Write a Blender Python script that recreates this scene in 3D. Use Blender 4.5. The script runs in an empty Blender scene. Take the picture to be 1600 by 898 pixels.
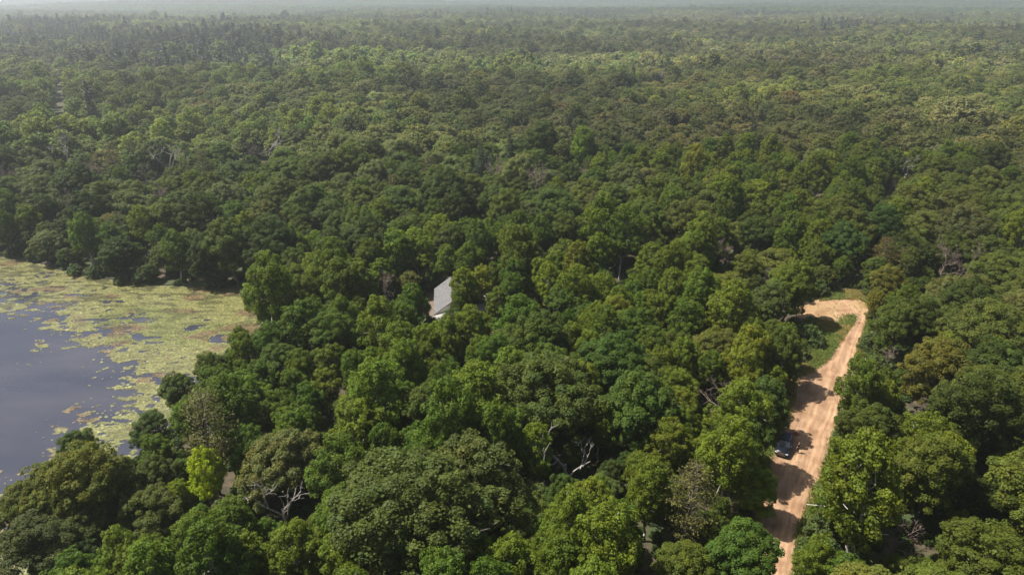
import bpy, bmesh, math, random
import numpy as np
from mathutils import Vector, Matrix
from mathutils.geometry import tessellate_polygon

R = math.radians
scene = bpy.context.scene
COL = scene.collection

# ------------------------------------------------------------------ camera, sky, sun, exposure
CAM_H = 62.0
FOC = 1067.0                      # focal length in pixels of the 1600 px wide photograph
PITCH = math.atan(457.0 / FOC)    # the horizon lies just above the picture
cam_d = bpy.data.cameras.new('camera')
cam_d.sensor_width = 36.0
cam_d.lens = 36.0 * FOC / 1600.0
cam_d.clip_start = 0.5
cam_d.clip_end = 30000.0
cam = bpy.data.objects.new('camera', cam_d)
COL.objects.link(cam)
cam.location = (0, 0, CAM_H)
cam.rotation_euler = (R(90) - PITCH, 0, 0)
scene.camera = cam

SUN_EL = R(58)
SUN_DIR = Vector((-0.96, 0.22, 0)).normalized() * math.cos(SUN_EL) + Vector((0, 0, math.sin(SUN_EL)))   # towards the sun
world = bpy.data.worlds.new('World')
scene.world = world
world.use_nodes = True
wn = world.node_tree
sky = wn.nodes.new('ShaderNodeTexSky')
sky.sky_type = 'NISHITA'
sky.sun_disc = False
sky.sun_elevation = SUN_EL
sky.sun_rotation = math.atan2(SUN_DIR.x, SUN_DIR.y)
sky.dust_density = 2.5
bg = wn.nodes['Background']
wn.links.new(sky.outputs[0], bg.inputs[0])
bg.inputs[1].default_value = 0.05
sun_d = bpy.data.lights.new('sun', 'SUN')
sun_d.energy = 4.6
sun_d.angle = R(0.6)
sun_d.color = (1.0, 0.94, 0.83)
sun = bpy.data.objects.new('sun', sun_d)
COL.objects.link(sun)
sun.rotation_euler = SUN_DIR.to_track_quat('Z', 'Y').to_euler()
vs = scene.view_settings
vs.view_transform = 'Standard'
vs.look = 'None'
vs.gamma = 1.0
vs.exposure = 1.02
cy = scene.cycles
cy.max_bounces = 6
cy.diffuse_bounces = 3
cy.glossy_bounces = 2
cy.transmission_bounces = 3
cy.volume_bounces = 1
cy.use_denoising = True
cy.denoiser = 'OPENIMAGEDENOISE'
cy.denoising_input_passes = 'RGB_ALBEDO_NORMAL'
cy.denoising_prefilter = 'ACCURATE'
cy.sample_clamp_indirect = 4.0

HAZE_DENSITY = 3.0e-4

# ------------------------------------------------------------------ picture <-> ground
cp, sp = math.cos(PITCH), math.sin(PITCH)
def at(x, y, z=0.0):
    """ground (or height z) point seen at photo pixel x, y"""
    u, v = (x - 800) / FOC, (449 - y) / FOC
    d = np.array([u, cp + v * sp, -sp + v * cp])
    t = (z - CAM_H) / d[2]
    return np.array([d[0] * t, d[1] * t, z])
def px(P):
    """photo pixel and depth of world points (n,3)"""
    P = np.atleast_2d(np.asarray(P, float))
    X, Y, Z = P[:, 0], P[:, 1], P[:, 2] - CAM_H
    dep = Y * cp - Z * sp
    up = Y * sp + Z * cp
    dep_s = np.where(dep < 1, 1, dep)
    return 800 + FOC * X / dep_s, 449 - FOC * up / dep_s, dep
def gpoly(pts):
    return np.array([at(x, y)[:2] for x, y in pts])
def inside(poly, P):
    P = np.atleast_2d(P)
    x, y = P[:, 0], P[:, 1]
    res = np.zeros(len(P), bool)
    n = len(poly)
    for i in range(n):
        x1, y1 = poly[i]; x2, y2 = poly[(i + 1) % n]
        c = ((y1 > y) != (y2 > y))
        with np.errstate(divide='ignore', invalid='ignore'):
            xx = (x2 - x1) * (y - y1) / (y2 - y1 if y2 != y1 else 1e-9) + x1
        res ^= c & (x < xx)
    return res
def edge_dist(poly, P, closed=True):
    P = np.atleast_2d(P)
    best = np.full(len(P), 1e9)
    n = len(poly)
    for i in range(n if closed else n - 1):
        a = np.array(poly[i][:2]); b = np.array(poly[(i + 1) % n][:2])
        ab = b - a
        t = np.clip(((P - a) @ ab) / max(ab @ ab, 1e-9), 0, 1)
        d = np.linalg.norm(P - (a + t[:, None] * ab), axis=1)
        best = np.minimum(best, d)
    return best
def sdist(poly, P):
    d = edge_dist(poly, P)
    return np.where(inside(poly, P), d, -d)
_perm = np.random.RandomState(7).rand(256, 256)
def vnoise(x, y):
    xi, yi = np.floor(x).astype(int), np.floor(y).astype(int)
    fx, fy = x - xi, y - yi
    fx, fy = fx * fx * (3 - 2 * fx), fy * fy * (3 - 2 * fy)
    g = lambda a, b: _perm[a & 255, b & 255]
    return (g(xi, yi) * (1 - fx) + g(xi + 1, yi) * fx) * (1 - fy) + (g(xi, yi + 1) * (1 - fx) + g(xi + 1, yi + 1) * fx) * fy
def fbm(x, y, o=4):
    s = 0; a = 0.5; t = 0
    for k in range(o):
        s = s + a * vnoise(x * 2 ** k + 17.3 * k, y * 2 ** k + 5.1 * k); t += a; a *= 0.5
    return s / t

# ------------------------------------------------------------------ materials
def mat(name, base=(0.5, 0.5, 0.5), rough=0.7, metal=0.0, spec=0.5):
    m = bpy.data.materials.new(name)
    m.use_nodes = True
    b = m.node_tree.nodes['Principled BSDF']
    b.inputs['Base Color'].default_value = (*base, 1)
    b.inputs['Roughness'].default_value = rough
    b.inputs['Metallic'].default_value = metal
    b.inputs['Specular IOR Level'].default_value = spec
    return m
def N(m, t, **kw):
    n = m.node_tree.nodes.new(t)
    for k, v in kw.items(): setattr(n, k, v)
    return n
def L(m, a, b): m.node_tree.links.new(a, b)
def noise_mat(name, c1, c2, scale, rough=0.85, lo=0.35, hi=0.65, c3=None, scale3=0.1, bump=0.0, stretch=None):
    m = mat(name, c1, rough)
    b = m.node_tree.nodes['Principled BSDF']
    tc = N(m, 'ShaderNodeTexCoord')
    src = tc.outputs['Object']
    if stretch:
        mp = N(m, 'ShaderNodeMapping'); mp.inputs['Scale'].default_value = stretch
        L(m, src, mp.inputs[0]); src = mp.outputs[0]
    n = N(m, 'ShaderNodeTexNoise'); n.inputs['Scale'].default_value = scale; n.inputs['Detail'].default_value = 6
    L(m, src, n.inputs['Vector'])
    r = N(m, 'ShaderNodeValToRGB')
    r.color_ramp.elements[0].position = lo; r.color_ramp.elements[0].color = (*c1, 1)
    r.color_ramp.elements[1].position = hi; r.color_ramp.elements[1].color = (*c2, 1)
    L(m, n.outputs[0], r.inputs[0])
    out = r.outputs[0]
    if c3:
        n3 = N(m, 'ShaderNodeTexNoise'); n3.inputs['Scale'].default_value = scale3; n3.inputs['Detail'].default_value = 4
        L(m, src, n3.inputs['Vector'])
        r3 = N(m, 'ShaderNodeValToRGB'); r3.color_ramp.elements[0].position = 0.45; r3.color_ramp.elements[1].position = 0.6
        L(m, n3.outputs[0], r3.inputs[0])
        mx = N(m, 'ShaderNodeMix', data_type='RGBA')
        L(m, r3.outputs[0], mx.inputs[0]); L(m, out, mx.inputs[6]); mx.inputs[7].default_value = (*c3, 1)
        out = mx.outputs[2]
    L(m, out, b.inputs['Base Color'])
    if bump:
        bp = N(m, 'ShaderNodeBump'); bp.inputs['Strength'].default_value = bump; bp.inputs['Distance'].default_value = 0.1
        L(m, n.outputs[0], bp.inputs['Height']); L(m, bp.outputs[0], b.inputs['Normal'])
    return m
def foliage_mat(name, rough=0.6, transl=0.40, spec=0.2):
    m = mat(name, (0.06, 0.09, 0.03), rough, spec=spec)
    b = m.node_tree.nodes['Principled BSDF']
    out = m.node_tree.nodes['Material Output']
    a = N(m, 'ShaderNodeAttribute', attribute_name='tint', attribute_type='INSTANCER')
    v = N(m, 'ShaderNodeAttribute', attribute_name='leafvar', attribute_type='GEOMETRY')
    mu = N(m, 'ShaderNodeMix', data_type='RGBA', blend_type='MULTIPLY'); mu.inputs[0].default_value = 1
    L(m, a.outputs['Color'], mu.inputs[6]); L(m, v.outputs['Color'], mu.inputs[7])
    L(m, mu.outputs[2], b.inputs['Base Color'])
    t = N(m, 'ShaderNodeBsdfTranslucent')
    mu2 = N(m, 'ShaderNodeMix', data_type='RGBA', blend_type='MULTIPLY'); mu2.inputs[0].default_value = 1
    L(m, mu.outputs[2], mu2.inputs[6]); mu2.inputs[7].default_value = (1.5, 1.35, 0.5, 1)
    L(m, mu2.outputs[2], t.inputs[0])
    ms = N(m, 'ShaderNodeMixShader'); ms.inputs[0].default_value = transl
    L(m, b.outputs[0], ms.inputs[1]); L(m, t.outputs[0], ms.inputs[2]); L(m, ms.outputs[0], out.inputs[0])
    return m
M_LEAF = foliage_mat('leaves')
M_NEEDLE = foliage_mat('needles', 0.6, 0.12, 0.2)
M_BARK = noise_mat('bark', (0.06, 0.048, 0.038), (0.17, 0.14, 0.115), 3.0, 0.9, stretch=(1, 1, 0.25))
M_PALEBARK = noise_mat('pale_bark', (0.16, 0.15, 0.13), (0.5, 0.48, 0.43), 2.2, 0.8, 0.3, 0.5)
M_DEADWOOD = noise_mat('dead_wood', (0.20, 0.18, 0.165), (0.38, 0.35, 0.32), 2.5, 0.9)
M_TWIG = noise_mat('dead_twigs', (0.12, 0.09, 0.07), (0.24, 0.18, 0.15), 1.5, 0.9)

# ------------------------------------------------------------------ mesh helpers
def tag(o, label=None, cat=None, group=None, kind=None):
    if label: o['label'] = label
    if cat: o['category'] = cat
    if group: o['group'] = group
    if kind: o['kind'] = kind
    return o
def quads_mesh(name, V, mats, matidx=None, var=None, smooth=None):
    V = np.asarray(V, np.float32)
    nq = len(V) // 4
    me = bpy.data.meshes.new(name)
    me.vertices.add(len(V)); me.vertices.foreach_set('co', V.ravel())
    me.loops.add(nq * 4); me.loops.foreach_set('vertex_index', np.arange(nq * 4, dtype=np.int32))
    me.polygons.add(nq); me.polygons.foreach_set('loop_start', np.arange(0, nq * 4, 4, dtype=np.int32))
    for m in mats: me.materials.append(m)
    if matidx is not None: me.polygons.foreach_set('material_index', np.asarray(matidx, np.int32))
    if var is not None:
        at_ = me.attributes.new('leafvar', 'FLOAT_COLOR', 'FACE')
        c = np.ones((nq, 4), np.float32); c[:, :3] = var
        at_.data.foreach_set('color', c.ravel())
    me.update(calc_edges=True)
    return me
def leaf_quads(C, Nn, S, rng, aspect=0.7):
    """one small bent-free diamond leaf spray per centre"""
    n = len(C)
    Nn = Nn / np.maximum(np.linalg.norm(Nn, axis=1, keepdims=True), 1e-6)
    r = rng.normal(size=(n, 3))
    T = np.cross(Nn, r); T /= np.maximum(np.linalg.norm(T, axis=1, keepdims=True), 1e-6)
    B = np.cross(Nn, T)
    S = np.asarray(S).reshape(-1, 1) * np.ones((n, 1))
    V = np.stack([C - T * S, C - B * S * aspect, C + T * S * 0.9, C + B * S * aspect], 1)
    return V.reshape(-1, 3)
def tube_quads(P, Rr, k=6):
    P = np.asarray(P, float); Rr = np.asarray(Rr, float)
    d = np.gradient(P, axis=0)
    d /= np.maximum(np.linalg.norm(d, axis=1, keepdims=True), 1e-9)
    ref = np.array([0.31, 0.95, 0.05])
    a = np.cross(d, ref); a /= np.maximum(np.linalg.norm(a, axis=1, keepdims=True), 1e-9)
    b = np.cross(d, a)
    an = np.arange(k) * 2 * math.pi / k
    ring = P[:, None] + Rr[:, None, None] * (a[:, None] * np.cos(an)[None, :, None] + b[:, None] * np.sin(an)[None, :, None])
    out = []
    for i in range(len(P) - 1):
        for j in range(k):
            j2 = (j + 1) % k
            out += [ring[i, j], ring[i, j2], ring[i + 1, j2], ring[i + 1, j]]
    return np.array(out)
def bent(a, b, rng, amt=0.12, n=5):
    a, b = np.asarray(a, float), np.asarray(b, float)
    t = np.linspace(0, 1, n)[:, None]
    Ln = np.linalg.norm(b - a)
    P = a + (b - a) * t
    P[1:-1] += rng.normal(size=(n - 2, 3)) * Ln * amt * 0.5
    P[:, 2] += (np.sin(t[:, 0] * math.pi) * Ln * amt * -0.3)
    return P

# ------------------------------------------------------------------ tree kinds (built once per level of detail)
def fib_dirs(n, rng):
    i = np.arange(n) + rng.rand()
    z = 1 - 2 * i / n
    z = np.clip(z, -1, 1)
    a = i * 2.39996 + rng.rand() * 6
    r = np.sqrt(1 - z * z)
    return np.stack([r * np.cos(a), r * np.sin(a), z], 1)
def lobed_crown(seed, lobes, clump_r, clump_gap, per_clump, leaf, droop=0.0, upw=0.75, flat=0.75, loose=0.0):
    rng = np.random.RandomState(seed)
    lc = np.array([l[:3] for l in lobes]); lr = np.array([l[3] for l in lobes])
    CC, OUT, CR = [], [], []
    for i, (c, r) in enumerate(zip(lc, lr)):
        n = max(8, int(4 * math.pi * r * r / (clump_gap * clump_gap)))
        d = fib_dirs(n, rng) + rng.normal(size=(n, 3)) * 0.12
        d /= np.linalg.norm(d, axis=1, keepdims=True)
        p = c + d * r * np.array([1, 1, 0.85]) * (1 + rng.normal(size=(n, 1)) * (0.09 + loose))
        keep = d[:, 2] > -0.62
        for j in range(len(lc)):
            if j != i: keep &= np.linalg.norm((p - lc[j]) / np.array([1, 1, .85]), axis=1) > lr[j] * 0.86
        keep &= rng.rand(n) > 0.10
        CC.append(p[keep]); OUT.append(d[keep]); CR.append(clump_r * rng.uniform(0.7, 1.3, keep.sum()))
    CC = np.concatenate(CC); OUT = np.concatenate(OUT); CR = np.concatenate(CR)
    n = len(CC)
    k = per_clump
    idx = np.repeat(np.arange(n), k)
    d = rng.normal(size=(n * k, 3)) + OUT[idx] * 0.75 + np.array([0, 0, 0.25])
    d /= np.linalg.norm(d, axis=1, keepdims=True)
    rad = rng.uniform(0.45, 1.08, (n * k, 1)) ** 0.6
    P = CC[idx] + d * rad * CR[idx][:, None] * np.array([1, 1, flat])
    P[:, 2] -= droop * rng.rand(n * k) ** 2
    Nn = d * 0.75 + np.array([0, 0, upw]) + rng.normal(size=(n * k, 3)) * 0.42
    S = leaf * rng.uniform(0.65, 1.35, n * k)
    cv = 1 + rng.normal(size=(n, 1)) * 0.10
    hue = rng.normal(size=(n, 1)) * 0.05
    var = np.concatenate([cv + hue, cv, cv - hue * 1.5], 1)[idx] * (1 + rng.normal(size=(n * k, 1)) * 0.16)
    # a few sprays inside the boughs
    q = max(10, (n * k) // 9)
    li = rng.randint(0, len(lc), q)
    Pi = lc[li] + rng.normal(size=(q, 3)) * lr[li][:, None] * 0.38
    P = np.concatenate([P, Pi]); Nn = np.concatenate([Nn, rng.normal(size=(q, 3)) + [0, 0, 1]])
    S = np.concatenate([S, np.full(q, leaf * 1.5)]); var = np.concatenate([var, np.ones((q, 3)) * 0.95])
    return leaf_quads(P, Nn, S, rng), np.clip(var, 0.45, 1.7), lc, lr
def trunk_to(lobes, base_r, seed, fork=0.45, k=6):
    rng = np.random.RandomState(seed + 900)
    lc = np.array([l[:3] for l in lobes])
    top = lc[np.argmax(lc[:, 2])]
    H = top[2]
    stem = bent((0, 0, -0.3), (top[0] * .6, top[1] * .6, H * 0.92), rng, 0.06, 8)
    rad = np.linspace(base_r, base_r * 0.22, 8)
    rad[0] *= 1.35
    out = [tube_quads(stem, rad, k)]
    for l in lobes:
        c = np.array(l[:3])
        f = np.clip(rng.uniform(fork - .12, fork + .15), .2, .85)
        z0 = min(H * f, c[2] - 0.6)
        i = np.interp(z0, stem[:, 2], np.arange(8)); a = stem[int(i)] + (stem[min(int(i) + 1, 7)] - stem[int(i)]) * (i - int(i))
        r0 = base_r * (0.5 if l[3] > 1.5 else 0.35)
        out.append(tube_quads(bent(a, c + rng.normal(size=3) * 0.2, rng, 0.18, 5), np.linspace(r0, r0 * 0.25, 5), max(4, k - 2)))
        for s in range(3):
            e = c + (rng.normal(size=3) * [1, 1, .5] + [0, 0, .4]) * l[3] * 0.6
            out.append(tube_quads(bent(c * .75 + a * .25, e, rng, 0.2, 4), np.linspace(r0 * 0.35, 0.03, 4), 4))
    return np.concatenate(out)
def oak_lobes(seed):
    """broad dome about 11 m across, 11 m tall"""
    rng = np.random.RandomState(seed)
    L_ = [(rng.normal() * .3, rng.normal() * .3, 7.6, 3.1)]
    n = rng.randint(6, 8); a0 = rng.rand() * 6
    for i in range(n):
        a = a0 + i * 2 * math.pi / n + rng.normal() * .22
        d = rng.uniform(2.5, 3.5)
        L_.append((d * math.cos(a), d * math.sin(a), rng.uniform(6.0, 7.7), rng.uniform(1.6, 2.4)))
    for i in range(3):
        a = rng.rand() * 6.28; d = rng.uniform(.8, 1.8)
        L_.append((d * math.cos(a), d * math.sin(a), rng.uniform(8.7, 9.6), rng.uniform(1.3, 1.8)))
    for i in range(5):
        a = rng.rand() * 6.28; d = rng.uniform(2.8, 3.9)
        L_.append((d * math.cos(a), d * math.sin(a), rng.uniform(3.8, 5.3), rng.uniform(1.2, 1.8)))
    return L_
def round_lobes(seed):
    """rounder crown, 9 m across, 12 m tall"""
    rng = np.random.RandomState(seed)
    L_ = [(0, 0, 8.3, 2.8), (rng.normal() * .5, rng.normal() * .5, 10.2, 1.8)]
    for i in range(7):
        a = i * .9 + rng.normal() * .3; d = rng.uniform(1.8, 2.8)
        L_.append((d * math.cos(a), d * math.sin(a), rng.uniform(6, 9.3), rng.uniform(1.3, 1.9)))
    for i in range(4):
        a = rng.rand() * 6.28; d = rng.uniform(1.9, 3.0)
        L_.append((d * math.cos(a), d * math.sin(a), rng.uniform(3.5, 5.5), rng.uniform(1.0, 1.6)))
    return L_
def aspen_lobes(seed):
    """upright fine crown, 6 m across, 13 m tall"""
    rng = np.random.RandomState(seed)
    L_ = []
    for i in range(9):
        z = 4.4 + i * .9; w = 1.6 * math.sin(math.pi * min(1, (i + 1.8) / 11)) + .3
        a = rng.rand() * 6.28; d = w * rng.uniform(0.4, 1.0)
        L_.append((d * math.cos(a), d * math.sin(a), z, rng.uniform(.95, 1.35) * (0.6 + w * .45)))
    L_.append((0, 0, 7.4, 2.2)); L_.append((rng.normal() * .3, rng.normal() * .3, 9.8, 1.9)); L_.append((0, 0, 12.0, 1.0))
    return L_
def bush_lobes(seed):
    rng = np.random.RandomState(seed)
    L_ = [(0, 0, 1.5, 1.1)]
    for i in range(6):
        a = i * 1.05 + rng.normal() * .3; d = rng.uniform(.8, 1.5)
        L_.append((d * math.cos(a), d * math.sin(a), rng.uniform(.5, 1.5), rng.uniform(.6, 1.0)))
    return L_
# level: 0 near, 1 middle, 2 far
def broad(kind, seed, lod):
    lob = {'oak': oak_lobes, 'round': round_lobes, 'aspen': aspen_lobes, 'bush': bush_lobes}[kind](seed)
    if kind == 'oak':    pr = dict(clump_r=.78, clump_gap=1.25, per_clump=210, leaf=.115, flat=.75, loose=.05)
    elif kind == 'round': pr = dict(clump_r=.70, clump_gap=1.15, per_clump=190, leaf=.115, flat=.8, loose=.05)
    elif kind == 'aspen': pr = dict(clump_r=.50, clump_gap=.92, per_clump=95, leaf=.11, flat=1.1, upw=.25, loose=.1)
    else:                 pr = dict(clump_r=.45, clump_gap=.75, per_clump=46, leaf=.14, flat=.9, loose=.08)
    if lod == 1: pr['per_clump'] = pr['per_clump'] // 4; pr['leaf'] *= 1.85
    if lod == 2: pr['clump_gap'] *= 1.5; pr['clump_r'] *= 1.35; pr['per_clump'] = 13; pr['leaf'] *= 4.8
    V, var, lc, lr = lobed_crown(seed, lob, **pr)
    k = (7, 5, 4)[lod]
    br = {'oak': .30, 'round': .27, 'aspen': .17, 'bush': .06}[kind]
    T = trunk_to(lob, br, seed, {'oak': .42, 'round': .4, 'aspen': .6, 'bush': .2}[kind], k) if lod < 2 else tube_quads([(0, 0, -.3), (0, 0, 9)], [br, br * .6], 4)
    return V, var, T
def pine(kind, seed, lod):
    rng = np.random.RandomState(seed)
    H = 14.5 if kind == 'pine' else 12.5
    z0 = 4.5 if kind == 'pine' else 1.5
    P, Nn, S, TB, VR = [], [], [], [], []
    z = z0
    stem = bent((0, 0, -.3), (rng.normal() * .3, rng.normal() * .3, H), rng, 0.02, 8)
    TB.append(tube_quads(stem, np.linspace(.26, .04, 8), 6))
    while z < H - .4:
        f = (z - z0) / (H - z0)
        if kind == 'pine': Lb = 3.6 * (math.sin(math.pi * min(1, .25 + f * .72)) ** .8) * rng.uniform(.75, 1.1)
        else: Lb = (2.7 * (1 - f) + .25) * rng.uniform(.85, 1.1)
        nb = 6 if kind == 'pine' else 8
        a0 = rng.rand() * 6
        for b in range(nb):
            if rng.rand() < (.18 if kind == 'pine' else .05): continue
            a = a0 + b * 6.283 / nb + rng.normal() * .2
            l = Lb * rng.uniform(.7, 1.1)
            tip = np.array([math.cos(a) * l, math.sin(a) * l, z + (l * .22 if kind == 'pine' else -l * .28)])
            base = np.array([stem[0, 0], stem[0, 1], z])
            if lod < 2: TB.append(tube_quads([base, base * .5 + tip * .5 + [0, 0, .1], tip], [.055, .04, .015], 4))
            m = int({0: 46, 1: 12, 2: 3}[lod] * l / 2.2) + 2
            t = rng.uniform(.28, 1.05, m)
            side = np.array([-math.sin(a), math.cos(a), 0])
            w = .55 if kind == 'pine' else .4
            c = base + (tip - base) * t[:, None] + side * (rng.normal(size=(m, 1)) * w * (1.15 - t[:, None] * .5)) + rng.normal(size=(m, 3)) * .12 + [0, 0, .1]
            P.append(c); Nn.append(rng.normal(size=(m, 3)) * .55 + [0, 0, .8]); S.append(np.full(m, {0: .16, 1: .34, 2: .8}[lod]) * rng.uniform(.7, 1.3, m))
            VR.append(np.ones((m, 3)) * (1 + rng.normal(size=(m, 1)) * .18) * (1 + rng.normal() * .1))
        z += (.85 if kind == 'pine' else .6) * (1 if lod < 2 else 1.4)
    P = np.concatenate(P); Nn = np.concatenate(Nn); S = np.concatenate(S); VR = np.clip(np.concatenate(VR), .4, 1.7)
    return leaf_quads(P, Nn, S, rng, .45), VR, np.concatenate(TB)
def bare(seed, H=12.0, twiggy=False, spread=.55):
    rng = np.random.RandomState(seed)
    out = []
    def grow(a, d, l, r, dep):
        e = a + d * l
        out.append(tube_quads(bent(a, e, rng, .09, 4), np.linspace(r, r * .62, 4), 6 if dep < 2 else 4))
        if dep >= (5 if twiggy else 4): return
        for c in range(3 if twiggy or dep == 0 else 2 + (rng.rand() < .4)):
            nd = d + rng.normal(size=3) * spread + [0, 0, .18]
            nd /= np.linalg.norm(nd)
            grow(a + (e - a) * rng.uniform(.55, 1.0), nd, l * rng.uniform(.55, .8), max(r * .6, .05 if not twiggy else .028), dep + 1)
    grow(np.array([0, 0, -.3]), np.array([rng.normal() * .06, rng.normal() * .06, 1.0]), H * .45, .27 if not twiggy else .2, 0)
    return np.concatenate(out)

rng0 = np.random.RandomState(11)
PROTO = {}            # (kind, variant, lod) -> (crown V, var, trunk V)
KIND_V = {'twig': 3, 'snag': 4}
KIND_N = {'oak': 5, 'round': 3, 'aspen': 4, 'pine': 2, 'spruce': 2, 'bush': 3}
def proto(kind, var, lod):
    key = (kind, var, lod)
    if key not in PROTO:
        seed = 100 * (sorted(KIND_N).index(kind) + 1) + var * 7
        PROTO[key] = pine(kind, seed, lod) if kind in ('pine', 'spruce') else broad(kind, seed, lod)
    return PROTO[key]
def crown_mat(kind): return M_NEEDLE if kind in ('pine', 'spruce') else M_LEAF
MESH = {}
def crown_mesh(kind, var):
    k = ('c', kind, var)
    if k not in MESH:
        V, vr, T = proto(kind, var, 0); MESH[k] = quads_mesh('crown', V, [crown_mat(kind)], var=vr)
    return MESH[k]
def trunk_mesh(kind, var, pale=False):
    k = ('t', kind, var, pale)
    if k not in MESH:
        V, vr, T = proto(kind, var, 0); MESH[k] = quads_mesh('trunk', T, [M_PALEBARK if pale or kind == 'aspen' else M_BARK])
    return MESH[k]
def joint_mesh(kind, var, lod):
    V, vr, T = proto(kind, var, lod)
    nq, nt = len(V) // 4, len(T) // 4
    return quads_mesh('%s_tree' % kind, np.concatenate([V, T]), [crown_mat(kind), M_PALEBARK if kind == 'aspen' else M_BARK],
                      np.r_[np.zeros(nq), np.ones(nt)], np.concatenate([vr, np.ones((nt, 3))]))

# ------------------------------------------------------------------ layout (photo pixels -> ground)
LAKE = gpoly([(-520, 385), (-150, 388), (0, 399), (70, 412), (130, 428), (180, 436), (250, 444), (330, 446), (385, 452), (412, 466), (420, 490),
              (405, 530), (380, 562), (326, 602), (284, 640), (256, 690), (218, 716), (165, 768), (100, 822), (58, 880), (8, 970), (-300, 1010), (-800, 900), (-900, 600)])
LAKE_OPEN = gpoly([(-500, 445), (-60, 452), (20, 462), (70, 474), (140, 505), (210, 530), (255, 560), (260, 600), (220, 645), (165, 680), (120, 705), (70, 728), (0, 770),
                   (-60, 800), (-300, 900), (-800, 800), (-800, 600)])
ROAD_L = [(1120, 1100), (1150, 960), (1160, 882), (1170, 832), (1184, 786), (1192, 745), (1198, 715), (1210, 683), (1228, 650), (1236, 620), (1238, 600), (1244, 587), (1268, 577),
          (1290, 560), (1308, 533), (1326, 508), (1334, 494)]
ROAD_R = [(1362, 492), (1358, 506), (1351, 530), (1343, 556), (1342, 580), (1337, 604), (1322, 643), (1306, 683), (1292, 733), (1270, 786), (1252, 832), (1247, 882), (1243, 960), (1238, 1100)]
ROAD = gpoly(ROAD_L + ROAD_R)
CLEARING = gpoly([(1236, 478), (1262, 470), (1300, 466), (1345, 466), (1366, 478), (1364, 496), (1345, 512), (1318, 520), (1300, 506), (1278, 500), (1250, 496)])
GRASSY = gpoly([(1225, 520), (1262, 498), (1280, 470), (1290, 452), (1360, 455), (1372, 480), (1352, 500), (1330, 520), (1310, 545), (1290, 572), (1245, 584), (1228, 560)])
HOUSE_C = at(699, 494)[:2]
HOUSE_FP = np.array([(-3.4, -7.5), (11.5, -7.5), (11.5, 9.5), (-3.4, 9.5)]) + HOUSE_C
HOUSE_YARD = np.array([(-10.5, -5.0), (-3.4, -8.5), (-3.4, 9.5), (-9, 9.5)]) + HOUSE_C
PATCHES = [gpoly([(725, 470), (790, 462), (860, 485), (880, 510), (840, 540), (800, 560), (770, 530), (735, 500)]),
           gpoly([(1060, 520), (1130, 530), (1180, 560), (1175, 600), (1130, 610), (1070, 580)]),
           gpoly([(690, 425), (745, 418), (775, 430), (745, 445), (700, 440)]),
           gpoly([(420, 905), (560, 885), (640, 905), (630, 960), (540, 1010), (430, 980)]),
           gpoly([(1040, 400), (1075, 396), (1085, 408), (1050, 414)]),
           gpoly([(1225, 400), (1250, 396), (1262, 408), (1235, 414)])]
FAR_CLEAR = gpoly([(74, 108), (92, 103), (99, 112), (92, 124), (86, 136), (76, 136), (80, 122)])
# openings in the canopy through which the ground, the roof and the road are seen
WINDOWS = [np.array(w, float) for w in [
    [(-60, 400), (0, 404), (130, 434), (250, 450), (378, 456), (382, 474), (352, 500), (346, 540), (300, 575), (250, 598), (214, 640), (205, 688), (130, 690), (62, 712), (0, 755), (-60, 770)],
    [(-60, 790), (10, 812), (28, 860), (40, 910), (-60, 910)],
    [(671, 450), (692, 448), (694, 464), (706, 474), (690, 489), (669, 492), (664, 486)],
    [(1198, 915), (1198, 790), (1208, 760), (1202, 735), (1204, 680), (1226, 660), (1246, 640), (1243, 590), (1290, 572), (1303, 545), (1288, 505), (1278, 480), (1292, 470), (1352, 470), (1356, 488), (1332, 540),
     (1317, 600), (1308, 640), (1290, 690), (1278, 735), (1260, 785), (1240, 832), (1240, 915)],
    [(560, 880), (600, 880), (600, 910), (560, 910)],
]]
def road_center():
    return [(at(*a)[:2] + at(*b)[:2]) / 2 for a, b in zip(ROAD_L, reversed(ROAD_R))]

# ------------------------------------------------------------------ ground, water, road
def terrain(x, y):
    x = np.asarray(x, float); y = np.asarray(y, float)
    d = np.maximum(np.maximum(np.abs(x) - 500, y - 440), np.maximum(-y - 200, 0))
    k = np.clip(d / 500, 0, 1)
    h = (fbm(x / 420 + 3.1, y / 330 + 8.2, 3) - 0.5) * 26 * k
    k2 = np.clip((y - 1500) / 2500, 0, 1)
    h = h + (fbm(x / 1900 + 1.7, y / 1500 + 4.4, 3) - 0.46) * 70 * k2
    h = h + 62 * np.clip((y - 3200) / 3500, 0, 1) ** 1.5 * np.clip((x + 1200) / 3000, 0, 1) * (.6 + .8 * fbm(x / 900, y / 700, 3))
    return h
def flat_poly(name, outer, z, material, holes=(), uv=None):
    polys = [[Vector((p[0], p[1], 0)) for p in outer]] + [[Vector((p[0], p[1], 0)) for p in h] for h in holes]
    tris = tessellate_polygon(polys)
    pts = [p for pl in polys for p in pl]
    me = bpy.data.meshes.new(name)
    me.from_pydata([(p.x, p.y, z) for p in pts], [], [tuple(t) for t in tris])
    bm = bmesh.new(); bm.from_mesh(me)
    for f in bm.faces:
        if f.normal.z < 0: f.normal_flip()
    bm.to_mesh(me); bm.free()
    me.materials.append(material)
    o = bpy.data.objects.new(name, me); COL.objects.link(o)
    return o
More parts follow.
